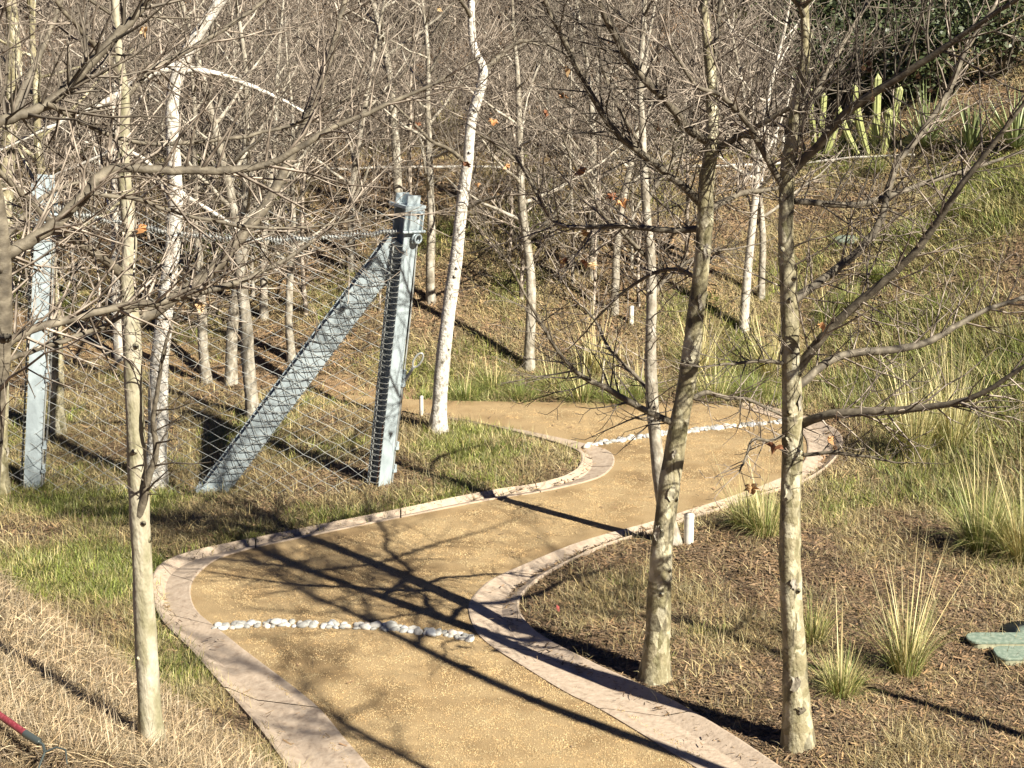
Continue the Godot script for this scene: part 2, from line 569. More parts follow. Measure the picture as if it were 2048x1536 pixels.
func cobble(rng: RandomNumberGenerator) -> ArrayMesh:
	var b := Buf.new()
	var nseg := 9
	var nr := 6
	var e := Vector3(rng.randf_range(.055, .075), rng.randf_range(.026, .036), rng.randf_range(.038, .058))
	var ph := rng.randf() * 6.0
	for j in nr + 1:
		var th := PI * j / nr
		for i in nseg:
			var a := TAU * i / nseg
			var d := Vector3(sin(th) * cos(a), cos(th), sin(th) * sin(a))
			var k := 1.0 + 0.10 * sin(a * 2 + ph) + 0.08 * sin(a * 3 + th * 2 + ph * 2)
			b.v.append(d * e * k)
			b.n.append((d / e).normalized())
	for j in nr:
		for i in nseg:
			var a0 := j * nseg + i
			var a1 := j * nseg + (i + 1) % nseg
			b.ix.append(a0); b.ix.append(a0 + nseg); b.ix.append(a1)
			b.ix.append(a1); b.ix.append(a0 + nseg); b.ix.append(a1 + nseg)
	return b.mesh(null)

# ---------------------------------------------------------------- trees
func perp(d: Vector3, rng: RandomNumberGenerator) -> Vector3:
	var q := Vector3(rng.randf_range(-1, 1), rng.randf_range(-1, 1), rng.randf_range(-1, 1))
	q = q - d * q.dot(d)
	return q.normalized() if q.length_squared() > 1e-4 else d.cross(Vector3(0.3, 0.9, 0.1)).normalized()

var twig_floor := 0.003
var nodes_out := PackedVector3Array()   # where leaves may hang

func grow(b: Buf, p: Vector3, d: Vector3, ln: float, r: float, level: int, most: int, rng: RandomNumberGenerator, dens: float) -> void:
	var stp: float = [0.22, 0.16, 0.10, 0.07][mini(level, 3)]
	var m := clampi(int(ln / stp), 2, 14)
	var pts := PackedVector3Array([p])
	var rad := PackedFloat32Array([r])
	var q := p
	var t := d
	var bend := perp(d, rng)
	var zig := 0.16 if level < 2 else 0.24
	for i in m:
		t = (t + bend * zig * (1 if i % 2 == 0 else -1) + perp(t, rng) * 0.12 + Vector3(0, 0.05, 0)).normalized()
		q += t * (ln / m)
		pts.append(q)
		rad.append(maxf(twig_floor, r * (1.0 - 0.7 * float(i + 1) / m)))
	b.tube(pts, rad, 5 if r > 0.012 else 3)
	if level >= 2:
		nodes_out.append(q)
	if level >= most:
		return
	for i in range(1, m + 1):
		if rng.randf() > dens:
			continue
		var f := float(i) / m
		var tt := (pts[i] - pts[i - 1]).normalized()
		var sd := bend.rotated(tt, (PI if i % 2 == 0 else 0.0) + rng.randf_range(-0.9, 0.9))
		var ang := rng.randf_range(0.55, 1.05)
		var cd := (tt * cos(ang) + sd * sin(ang) + Vector3(0, 0.1, 0)).normalized()
		var cl := ln * rng.randf_range(0.34, 0.62) * (1.0 - 0.45 * f)
		if cl > 0.05:
			grow(b, pts[i], cd, cl, maxf(twig_floor, rad[i] * rng.randf_range(0.5, 0.8)), level + 1, most, rng, dens)

func unpack(flat: Array, sub: int, rng: RandomNumberGenerator, jit: float) -> Array:
	var m := flat.size() / 4
	var p := PackedVector3Array()
	var r := PackedFloat32Array()
	for i in m:
		p.append(Vector3(flat[i * 4], flat[i * 4 + 1], flat[i * 4 + 2]))
		r.append(flat[i * 4 + 3])
	var po := PackedVector3Array()
	var ro := PackedFloat32Array()
	for i in m - 1:
		for k in sub:
			var f := float(k) / sub
			var q := p[i].cubic_interpolate(p[i + 1], p[maxi(i - 1, 0)], p[mini(i + 2, m - 1)], f)
			if k > 0:
				q += Vector3(rng.randf_range(-jit, jit), rng.randf_range(-jit, jit), rng.randf_range(-jit, jit))
			po.append(q)
			ro.append(lerpf(r[i], r[i + 1], f))
	po.append(p[m - 1])
	ro.append(r[m - 1])
	return [po, ro]

var hung := []     # [tree node, its leaf points]

# a tree whose trunk and main limbs follow given lines; limbs: [line, child length, density]
func hero(called: String, label: String, trunk: Array, limbs: Array, bark: Material, sd: int, top_limbs: int, top_rise: float, most := 3, limb_bark: Material = null, bare_low := 0.35) -> Node3D:
	var rng := RandomNumberGenerator.new()
	rng.seed = sd
	nodes_out = PackedVector3Array()
	var tp := unpack(trunk, 6, rng, 0.002)
	var pts: PackedVector3Array = tp[0]
	var rad: PackedFloat32Array = tp[1]
	var root := thing(called, label, "tree", Vector3(pts[0].x, height(pts[0].x, -pts[0].z), pts[0].z), "bare plane trees along the path")
	# flare and root below ground
	for i in pts.size():
		var hh := pts[i].y - root.position.y
		if hh < 0.55:
			rad[i] *= 1.0 + 0.42 * pow(1.0 - clampf(hh / 0.55, 0, 1), 2.2)
	pts.insert(0, pts[0] - Vector3(0, 0.3, 0))
	rad.insert(0, rad[0] * 1.05)
	# leader continues upwards
	var up := (pts[pts.size() - 1] - pts[pts.size() - 7]).normalized()
	var last := pts[pts.size() - 1]
	var r0 := rad[rad.size() - 1]
	var first_top := pts.size()
	var steps := int(top_rise / 0.25)
	for i in steps:
		up = (up + perp(up, rng) * 0.10 + Vector3(0, 0.08, 0)).normalized()
		last += up * 0.25
		pts.append(last)
		rad.append(maxf(0.006, r0 * (1.0 - 0.85 * float(i + 1) / steps)))
	var tb := Buf.new()
	tb.tube(pts, rad, 18, 0.075, float(sd))
	part("trunk", tb, bark, root)
	var lb: Material = limb_bark if limb_bark else M.limb_bark
	for L in limbs:
		var lp := unpack(L[0], 4, rng, 0.006)
		var a: PackedVector3Array = lp[0]
		var ar: PackedFloat32Array = lp[1]
		var b := Buf.new()
		b.tube(a, ar, 9, 0.06, float(sd) + a[0].y)
		var node := part("limb", b, lb, root)
		var tw := Buf.new()
		var m := a.size()
		for i in range(2, m):
			if rng.randf() > L[2]:
				continue
			var tt := (a[i] - a[i - 1]).normalized()
			var s := perp(tt, rng)
			var ang := rng.randf_range(0.5, 1.1)
			var cd := (tt * cos(ang) + s * sin(ang) + Vector3(0, 0.12, 0)).normalized()
			grow(tw, a[i], cd, L[1] * rng.randf_range(0.5, 1.45), minf(ar[i] * 0.55, 0.011), 1, most, rng, 0.9)
			if rng.randf() < 0.95:
				s = perp(tt, rng)
				grow(tw, a[i - 1], (tt * 0.5 + s + Vector3(0, 0.1, 0)).normalized(), L[1] * rng.randf_range(0.35, 1.1), minf(ar[i] * 0.5, 0.009), 1, most, rng, 0.9)
		# the end of the limb runs out into a twig
		grow(tw, a[m - 1], (a[m - 1] - a[m - 2]).normalized(), L[1] * 1.3, ar[m - 1], 1, most, rng, 0.85)
		if tw.v.size() > 0:
			part("twigs", tw, M.twig_dark if rng.randf() < 0.45 else M.twig, node)
	# limbs on the leader above
	for k in top_limbs:
		var i := clampi(first_top - 4 + int(float(k) / top_limbs * (pts.size() - first_top)), 1, pts.size() - 2)
		var a := rng.randf() * TAU
		var d := Vector3(cos(a), rng.randf_range(0.35, 0.9), sin(a)).normalized()
		limb_auto(root, pts[i], d, rng.randf_range(1.3, 2.3), minf(rad[i] * 0.6, 0.028), rng, most, lb)
	# small twigs on the bare stem
	var wt := Buf.new()
	for i in range(int(first_top * bare_low), first_top, 2):
		if rng.randf() < 0.75:
			var a := rng.randf() * TAU
			grow(wt, pts[i], Vector3(cos(a), rng.randf_range(0.2, 0.8), sin(a)).normalized(), rng.randf_range(0.5, 1.3), 0.009, 1, most, rng, 0.85)
	if wt.v.size() > 0:
		part("twigs", wt, M.twig, root)
	# plates of bark lifting off the stem
	if bark == M.bark_plates:
		for k in 26:
			var i := int(first_top * rng.randf_range(0.04, 0.97))
			var a := rng.randf_range(-0.9, 3.6)
			var w := rng.randf_range(0.25, 0.6)
			var hh := rng.randf_range(0.04, 0.14)
			var fb := Buf.new()
			var rows := []
			for j in 4:
				var row := []
				var fj := j / 3.0
				for q in 5:
					var fq := q / 4.0 - 0.5
					var an := a + fq * w * (1.0 - 0.35 * absf(fj - 0.5)) + 0.12 * sin(j * 2.0 + k)
					var lift := 0.002 + rad[i] * 0.08 + 0.012 * pow(absf(fq) * 2.0, 3.0) * rng.randf() + 0.010 * pow(fj, 3.0) * rng.randf()
					row.append(pts[i] + Vector3(cos(an) * (rad[i] + lift), (fj - 0.5) * hh + 0.01 * sin(q * 1.7 + k), sin(an) * (rad[i] + lift)))
				rows.append(row)
			for j in 3:
				for q in 4:
					fb.quad(rows[j][q + 1], rows[j][q], rows[j + 1][q], rows[j + 1][q + 1])
			fb.c = PackedColorArray()
			part("bark_flake", fb, [M.limb_bark, M.bark_pale, M.flake_cream][rng.randi() % 3], root)
	# branch scars on the stem
	for k in 7:
		var i := int(first_top * rng.randf_range(0.12, 0.7))
		var a := rng.randf_range(0.2, 2.6)
		var d := Vector3(cos(a), 0.25, sin(a)).normalized()
		var sb := Buf.new()
		var e := pts[i] + d * rad[i] * 0.93
		sb.tube(PackedVector3Array([e, e + d * 0.012, e + d * 0.016, e + d * 0.006]), PackedFloat32Array([0.026, 0.022, 0.014, 0.008]), 8)
		part("branch_scar", sb, bark, root)
	hung.append([root, nodes_out.duplicate()])
	return root

func limb_auto(root: Node3D, p: Vector3, d: Vector3, ln: float, r: float, rng: RandomNumberGenerator, most: int, bark: Material, dens := 0.8) -> void:
	var m := int(ln / 0.18)
	var pts := PackedVector3Array([p])
	var rad := PackedFloat32Array([r])
	var t := d
	var q := p
	var bend := perp(d, rng)
	for i in m:
		t = (t + bend * 0.13 * (1 if i % 2 == 0 else -1) + perp(t, rng) * 0.1 + Vector3(0, 0.04, 0)).normalized()
		q += t * (ln / m)
		pts.append(q)
		rad.append(maxf(0.003, r * (1.0 - 0.8 * float(i + 1) / m)))
	var b := Buf.new()
	b.tube(pts, rad, 7)
	var node := part("limb", b, bark, root)
	var tw := Buf.new()
	for i in range(1, m + 1):
		for rep in 2:
			if rng.randf() > dens:
				continue
			var tt := (pts[i] - pts[i - 1]).normalized()
			var s := perp(tt, rng)
			var ang := rng.randf_range(0.5, 1.1)
			grow(tw, pts[i], (tt * cos(ang) + s * sin(ang) + Vector3(0, 0.1, 0)).normalized(), ln * rng.randf_range(0.25, 0.5) * (1.0 - 0.4 * i / m), minf(rad[i] * 0.6, 0.009), 1, most, rng, 0.72)
	part("twigs", tw, M.twig_dark if rng.randf() < 0.3 else M.twig, node)

# a generic bare tree standing at the origin, about 7 m high
func bare_tree(sd: int, bark: Material, hgt: float, r: float, limbs: int, low: float) -> Node3D:
	var rng := RandomNumberGenerator.new()
	rng.seed = sd
	var root := thing("background_tree", "", "tree")
	nodes_out = PackedVector3Array()
	var pts := PackedVector3Array([Vector3(0, -0.4, 0), Vector3.ZERO])
	var rad := PackedFloat32Array([r * 1.25, r * 1.15])
	var q := Vector3.ZERO
	var t := Vector3(rng.randf_range(-.08, .08), 1, rng.randf_range(-.05, .05)).normalized()
	var m := int(hgt / 0.25)
	for i in m:
		t = (t + perp(t, rng) * 0.055 + Vector3(0, 0.02, 0)).normalized()
		q += t * (hgt / m)
		pts.append(q)
		rad.append(maxf(0.006, r * (1.0 - 0.93 * pow(float(i + 1) / m, 1.15))))
	var b := Buf.new()
	b.tube(pts, rad, 10, 0.05, float(sd))
	part("trunk", b, bark, root)
	for k in limbs:
		var f := low + (0.97 - low) * float(k) / limbs
		var i := clampi(int(f * m) + 1, 2, m)
		var a := k * 2.4 + rng.randf_range(-.5, .5)
		var d := Vector3(cos(a), rng.randf_range(0.3, 1.1), sin(a)).normalized()
		limb_auto(root, pts[i], d, hgt * rng.randf_range(0.2, 0.34) * (1.15 - 0.6 * f), rad[i] * 0.55, rng, 3, bark, 0.62)
	return root

var LEAF: ArrayMesh
func leaf_shape() -> ArrayMesh:
	var b := Buf.new()
	# five-lobed plane leaf, cupped; local +y along the leaf from its stalk
	var o := [[0.0, 0.0], [0.035, -0.012], [0.075, 0.0], [0.05, 0.022], [0.095, 0.06], [0.045, 0.058], [0.04, 0.085], [0.0, 0.135]]
	var pt := func(q): return Vector3(q[0], q[1], 0.025 * sin(q[0] * 40.0) + 0.02 * sin(q[1] * 30.0) + absf(q[0]) * 0.35)
	var mid := Vector3(0, 0.05, 0.0)
	for s in [1, -1]:
		for i in o.size() - 1:
			var a: Vector3 = pt.call(o[i])
			var c: Vector3 = pt.call(o[i + 1])
			a.x *= s
			c.x *= s
			b.tri(mid, a, c)
	b.tube(PackedVector3Array([Vector3(0, -0.06, 0.03), Vector3(0, -0.03, 0.01), Vector3(0, 0.0, 0)]), PackedFloat32Array([0.0016, 0.0016, 0.0016]), 3)
	b.c = PackedColorArray()
	return b.mesh(null)

func hang_leaf(target: Vector3, kind: int, rng: RandomNumberGenerator, size := 1.0) -> void:
	var best := 1e9
	var at := Vector3.ZERO
	var who: Node3D = null
	for h in hung:
		for p in h[1] as PackedVector3Array:
			var d := p.distance_squared_to(target)
			if d < best:
				best = d
				at = p
				who = h[0]
	if who == null or best > 4.0:
		return
	var o := MeshInstance3D.new()
	o.name = "dead_leaf"
	o.mesh = LEAF
	o.material_override = M.leaf_dead[kind]
	who.add_child(o, true)
	var bs := Basis.from_euler(Vector3(PI + rng.randf_range(-.8, .8), rng.randf() * TAU, rng.randf_range(-.6, .6))).scaled(Vector3.ONE * size)
	o.transform = Transform3D(bs, at - who.position - bs * Vector3(0, -0.06, 0.03))

func hang_seed(target: Vector3, rng: RandomNumberGenerator) -> void:
	var best := 1e9
	var at := Vector3.ZERO
	var who: Node3D = null
	for h in hung:
		for p in h[1] as PackedVector3Array:
			var d := p.distance_squared_to(target + Vector3(0, 0.2, 0))
			if d < best:
				best = d
				at = p
				who = h[0]
	if who == null or best > 4.0:
		return
	var b := Buf.new()
	var ln := rng.randf_range(0.12, 0.3)
	b.tube(PackedVector3Array([at, at - Vector3(0.01, ln * 0.5, 0), at - Vector3(0, ln, 0.01)]), PackedFloat32Array([0.002, 0.0018, 0.0018]), 3)
	var ce := at - Vector3(0, ln + 0.016, 0.01)
	for j in 40:
		var y := 1.0 - 2.0 * (j + 0.5) / 40.0
		var a := j * 2.399
		var d := Vector3(sqrt(1 - y * y) * cos(a), y, sqrt(1 - y * y) * sin(a))
		b.tube(PackedVector3Array([ce, ce + d * 0.012, ce + d * 0.020]), PackedFloat32Array([0.001, 0.005, 0.002]), 4)
	part("seed_ball", b, M.seed, who)

# ---------------------------------------------------------------- grasses
func vc(r: float, g: float, bl: float, rng: RandomNumberGenerator, k := 0.25) -> Color:
	var f := 1.0 + rng.randf_range(-k, k)
	var h := rng.randf_range(-0.08, 0.08)
	return Color(r * f * (1 + h), g * f, bl * f * (1 - h))

# tall clump: fountain of blades and, if wanted, pale flower stalks. Origin at the base.
func clump(called: String, label: String, at: Vector3, hgt: float, wid: float, blades: int, stalks: int, green: float, sd: int, group := "clumps of tall bunch grass beside the path") -> Node3D:
	var rng := RandomNumberGenerator.new()
	rng.seed = sd
	var root := thing(called, label, "grass", at, group)
	hgt *= 1.25
	wid *= 1.15
	var b := Buf.new()
	for i in int(blades * 2.6):
		var a := rng.randf() * TAU
		var out := pow(rng.randf(), 0.7)
		var side := Vector3(-sin(a), 0, cos(a))
		var dir := Vector3(cos(a) * out * wid / hgt * 1.3, 1.0, sin(a) * out * wid / hgt * 1.3).normalized()
		var p := Vector3(cos(a), 0, sin(a)) * wid * 0.28 * rng.randf() + Vector3(0, -0.05, 0)
		var col := vc(.17, .205, .05, rng, .45) if rng.randf() < green * 0.9 else vc(.48, .42, .19, rng, .35)
		b.blade(p, dir, side.rotated(Vector3.UP, rng.randf_range(-.9, .9)), hgt * rng.randf_range(0.35, 1.0), rng.randf_range(0.005, 0.010), rng.randf_range(0.5, 2.1) * out + 0.15, 5, col)
	# dead skirt at the foot
	for i in int(blades * maxf(0.06, 0.6 - 0.55 * green)):
		var a := rng.randf() * TAU
		var p := Vector3(cos(a), 0, sin(a)) * wid * 0.3 * rng.randf() + Vector3(0, -0.04, 0)
		b.blade(p, Vector3(cos(a) * 0.9, rng.randf_range(0.3, 1.0), sin(a) * 0.9).normalized(), Vector3(-sin(a), 0, cos(a)), hgt * rng.randf_range(0.25, 0.6), 0.009, rng.randf_range(0.6, 1.8), 3, vc(.34, .26, .14, rng, .5))
	var o := part("blades", b, M.blade, root)
	o.position = Vector3.ZERO
	if stalks > 0:
		var s := Buf.new()
		for i in stalks:
			var a := rng.randf() * TAU
			var out := rng.randf_range(0.05, 0.75)
			var d := Vector3(cos(a) * out * 0.6, 1.0, sin(a) * out * 0.6).normalized()
			var p := Vector3(cos(a), 0, sin(a)) * wid * 0.2 * rng.randf()
			var col := vc(.56, .49, .26, rng)
			s.blade(p, d, Vector3(-sin(a), 0, cos(a)).rotated(Vector3.UP, rng.randf_range(-1.5, 1.5)), hgt * rng.randf_range(1.1, 1.7), 0.013, rng.randf_range(0.3, 1.3) * out, 6, col)
		var so := part("flower_stalks", s, M.blade, root)
		so.position = Vector3.ZERO
	return root

func tuft_mesh(rng: RandomNumberGenerator, blades: int, rad: float, lo: float, hi: float, lean: float, droop: float, w: float, segs := 3) -> ArrayMesh:
	var b := Buf.new()
	for i in blades:
		var a := rng.randf() * TAU
		var rr := rad * sqrt(rng.randf())
		var p := Vector3(cos(a) * rr, -0.015, sin(a) * rr)
		var a2 := rng.randf() * TAU
		var d := Vector3(cos(a2) * lean * rng.randf(), 1.0, sin(a2) * lean * rng.randf()).normalized()
		var f := rng.randf_range(0.3, 1.5)
		b.blade(p, d, Vector3(-sin(a2), 0, cos(a2)).rotated(Vector3.UP, rng.randf_range(-1, 1)), rng.randf_range(lo, hi), w * rng.randf_range(0.7, 1.3), droop * rng.randf_range(0.4, 1.4), segs, Color(f, f, f * rng.randf_range(0.85, 1.1)))
	return b.mesh(M.blade)

func litter_mesh(rng: RandomNumberGenerator, count: int, rad: float) -> ArrayMesh:
	var b := Buf.new()
	for i in count:
		var a := rng.randf() * TAU
		var rr := rad * sqrt(rng.randf())
		var p := Vector3(cos(a) * rr, rng.randf_range(0.0, 0.018), sin(a) * rr)
		var a2 := rng.randf() * TAU
		var d := Vector3(cos(a2), rng.randf_range(-.25, .35), sin(a2)).normalized()
		var s := d.cross(Vector3(rng.randf_range(-.5, .5), 1, rng.randf_range(-.5, .5))).normalized()
		var ln := rng.randf_range(0.02, 0.09)
		var w := rng.randf_range(0.003, 0.008) if rng.randf() < 0.7 else rng.randf_range(0.01, 0.018)
		var f := rng.randf_range(0.45, 1.3)
		var col := Color(f, f * rng.randf_range(.92, 1.03), f * rng.randf_range(.8, 1.05))
		b.quad(p - s * w * .5, p + s * w * .5, p + d * ln + s * w * .4, p + d * ln - s * w * .4, col)
	return b.mesh(M.litter)

func straw_tangle(rng: RandomNumberGenerator) -> ArrayMesh:
	var b := Buf.new()
	for i in 34:
		var a := rng.randf() * TAU
		var rr := 0.17 * sqrt(rng.randf())
		var p := Vector3(cos(a) * rr, rng.randf_range(0.0, 0.10), sin(a) * rr)
		var a2 := rng.randf() * TAU
		var d := Vector3(cos(a2), rng.randf_range(-.1, .6), sin(a2)).normalized()
		var f := rng.randf_range(0.25, 1.55)
		b.blade(p, d, d.cross(Vector3(rng.randf_range(-.6, .6), 1, rng.randf_range(-.6, .6))).normalized(), rng.randf_range(0.10, 0.26), rng.randf_range(0.004, 0.009), rng.randf_range(0.2, 1.3), 3, Color(f, f * .97, f * rng.randf_range(.8, 1.1)))
	return b.mesh(M.blade)

func scatter(called: String, label: String, category: String, mesh: Mesh, xf: Array, cols: Array) -> void:
	if xf.is_empty():
		return
	var mm := MultiMesh.new()
	mm.transform_format = MultiMesh.TRANSFORM_3D
	mm.use_colors = true
	mm.mesh = mesh
	mm.instance_count = xf.size()
	for i in xf.size():
		mm.set_instance_transform(i, xf[i])
		mm.set_instance_color(i, cols[i])
	var o := MultiMeshInstance3D.new()
	o.name = numbered(called)
	o.multimesh = mm
	o.set_meta("kind", "stuff")
	o.set_meta("label", label)
	o.set_meta("category", category)
	add_child(o)

func ground_cover() -> void:
	var rng := RandomNumberGenerator.new()
	rng.seed = 4242
	var grass := []
	var straw := []
	var lit := []
	for k in 3:
		grass.append({"m": tuft_mesh(rng, 16, 0.09, 0.05, 0.14, 1.1, 0.8, 0.009), "x": [], "c": []})
		straw.append({"m": tuft_mesh(rng, 18, 0.12, 0.08, 0.20, 2.6, 1.2, 0.008), "x": [], "c": []})
		lit.append({"m": litter_mesh(rng, 30, 0.16), "x": [], "c": []})
	var strays := {"m": litter_mesh(rng, 7, 0.2), "x": [], "c": []}
	var mound := {"m": tuft_mesh(rng, 26, 0.13, 0.12, 0.34, 2.4, 1.5, 0.0075, 4), "x": [], "c": []}
	var tangle := {"m": straw_tangle(rng), "x": [], "c": []}
	var tall := {"m": tuft_mesh(rng, 18, 0.12, 0.12, 0.28, 1.0, 0.8, 0.010, 4), "x": [], "c": []}
	for i in 105000:
		# denser towards the viewer
		var z := 12.0 + 30.0 * pow(rng.randf(), 1.55)
		var half := 0.30 * (z * 0.966 + 1.8) + 0.6
		var x := rng.randf_range(-half, half)
		if sdf_at(x, z) < -0.03 + 0.08 * rng.randf():
			continue
		var tr := track_amount(x, z)
		if rng.randf() < tr * 1.1:
			continue
		var p := gp(x, z)
		var yaw := rng.randf() * TAU
		var sc := rng.randf_range(0.75, 1.35) * (1.0 + 0.02 * maxf(0.0, z - 14.0))
		var e := 0.25
		var nn := Vector3(raw_height(x - e, z) - raw_height(x + e, z), 2 * e, raw_height(x, z + e) - raw_height(x, z - e)).normalized()
		var bs := Basis(Quaternion(Vector3.UP, nn)) * Basis(Vector3.UP, yaw) * Basis.from_scale(Vector3(sc, sc * rng.randf_range(.7, 1.2), sc))
		var xf := Transform3D(bs, p)
		var g := greenness(x, z) + rng.randf_range(-0.3, 0.3)
		if mound_t(x, z) > 0.15:
			if rng.randf() < 0.55:
				tangle.x.append(xf)
				tangle.c.append(vc(.38, .295, .18, rng, .55))
			else:
				mound.x.append(xf)
				mound.c.append(vc(.40, .31, .185, rng, .45))
			continue
		var s := z - 25.3
		if s > 8.5 and x < 4.0:
			if rng.randf() < 0.6:
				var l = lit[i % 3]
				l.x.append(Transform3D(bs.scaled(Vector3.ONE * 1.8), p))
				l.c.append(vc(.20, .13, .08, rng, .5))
			continue
		if x > 4.6 and z > 20.0 and z < 28.5 and rng.randf() < 0.28 and g > -0.15:
			tall.x.append(xf)
			tall.c.append(vc(.21, .24, .05, rng, .45) if rng.randf() < 0.5 else vc(.38, .33, .14, rng, .4))
		elif g > 0.18:
			var l = grass[i % 3]
			l.x.append(xf)
			l.c.append(vc(.22, .25, .05, rng, .45) if rng.randf() < 0.66 else vc(.40, .35, .15, rng, .4))
		elif g > -0.25 or rng.randf() < 0.08:
			var l = straw[i % 3]
			l.x.append(xf)
			l.c.append(vc(.38, .305, .15, rng, .5))
			if rng.randf() < 0.4:
				lit[i % 3].x.append(xf)
				lit[i % 3].c.append(vc(.28, .20, .11, rng, .5))
		else:
			var l = lit[i % 3]
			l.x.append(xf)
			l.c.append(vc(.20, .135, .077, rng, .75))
	for k in 3:
		scatter("grass", "short green grass growing on the verges and slopes", "grass", grass[k].m, grass[k].x, grass[k].c)
		scatter("dry_grass", "short straw-coloured dry grass covering the verges", "grass", straw[k].m, straw[k].x, straw[k].c)
		scatter("leaf_litter", "brown bark chips and dead stems on bare soil", "litter", lit[k].m, lit[k].x, lit[k].c)
	scatter("dry_grass", "long matted dead grass on the bank beside the near path", "grass", mound.m, mound.x, mound.c)
	scatter("dry_grass", "tangled fallen straw on the near left bank", "grass", tangle.m, tangle.x, tangle.c)
	scatter("grass", "tall loose green grass on the bank below the spiky plants", "grass", tall.m, tall.x, tall.c)
	# stray stems and chips along the path edges and in the gutters
	for i in 420:
		var z := rng.randf_range(12.4, 24.5)
		var x := rng.randf_range(-4.0, 4.8)
		var d := sdf_at(x, z)
		if d > -0.02 or d < -1.1 or rng.randf() < clampf((-d - 0.5) * 1.4, 0, 0.97):
			continue
		var y := 0.004 if d < -0.45 else 0.012
		strays.x.append(Transform3D(Basis(Vector3.UP, rng.randf() * TAU) * Basis.from_scale(Vector3.ONE * rng.randf_range(.5, 1.1)), Vector3(x, y, -z)))
		strays.c.append(vc(.24, .17, .10, rng, .6))
	scatter("leaf_litter", "stray stems and chips along the path edges", "litter", strays.m, strays.x, strays.c)
	# loose grit on the path
	var gb := Buf.new()
	for i in 22:
		var a := rng.randf() * TAU
		var rr := 0.09 * sqrt(rng.randf())
		var ce := Vector3(cos(a) * rr, 0.002, sin(a) * rr)
		var s := rng.randf_range(0.0035, 0.008)
		var f := rng.randf_range(0.35, 1.6)
		var col := Color(f, f * .97, f * .9)
		var t := ce + Vector3(0, s * 0.9, 0)
		var a0 := rng.randf() * TAU
		for k in 4:
			var u := a0 + k * PI / 2
			b_tri(gb, ce + Vector3(cos(u), -.2, sin(u)) * s, ce + Vector3(cos(u + PI / 2), -.2, sin(u + PI / 2)) * s, t, col)
	var gm := gb.mesh(M.grit)
	var gx := []
	var gc := []
	for i in 14000:
		var z := 12.3 + 12.5 * pow(rng.randf(), 1.2)
		var x := rng.randf_range(-3.5, 4.6)
		if sdf_at(x, z) > -0.5:
			continue
		gx.append(Transform3D(Basis(Vector3.UP, rng.randf() * TAU), Vector3(x, 0.001, -z)))
		gc.append(vc(.42, .31, .165, rng, .3))
	scatter("gravel", "loose golden grit on the path surface", "gravel", gm, gx, gc)

func b_tri(b: Buf, p: Vector3, q: Vector3, r: Vector3, col: Color) -> void:
	b.tri(p, q, r, col)

# ---------------------------------------------------------------- the net barrier
func ibeam(b: Buf, p: Vector3, q: Vector3, face: Vector3, w: float, d: float, th: float) -> void:
	# flanges face along `face`
	var ax := (q - p)
	var half := ax * 0.5
	var u := ax.normalized()
	var f := (face - u * face.dot(u)).normalized()
	var s := u.cross(f)
	var c := p + half
	b.box(c + f * (d * 0.5), s * w * 0.5, half, f * th * 0.5)
	b.box(c - f * (d * 0.5), s * w * 0.5, half, f * th * 0.5)
	b.box(c, s * th * 0.5, half * 0.999, f * (d - th) * 0.499)

func ring(b: Buf, ce: Vector3, ax: Vector3, r: float, tr: float, n := 18) -> void:
	var u := ax.cross(Vector3(0.2, 0.9, 0.3)).normalized()
	var w := ax.cross(u).normalized()
	var pts := PackedVector3Array()
	var rad := PackedFloat32Array()
	for i in n + 1:
		var a := TAU * i / n
		pts.append(ce + (u * cos(a) + w * sin(a)) * r)
		rad.append(tr)
	b.tube(pts, rad, 6)

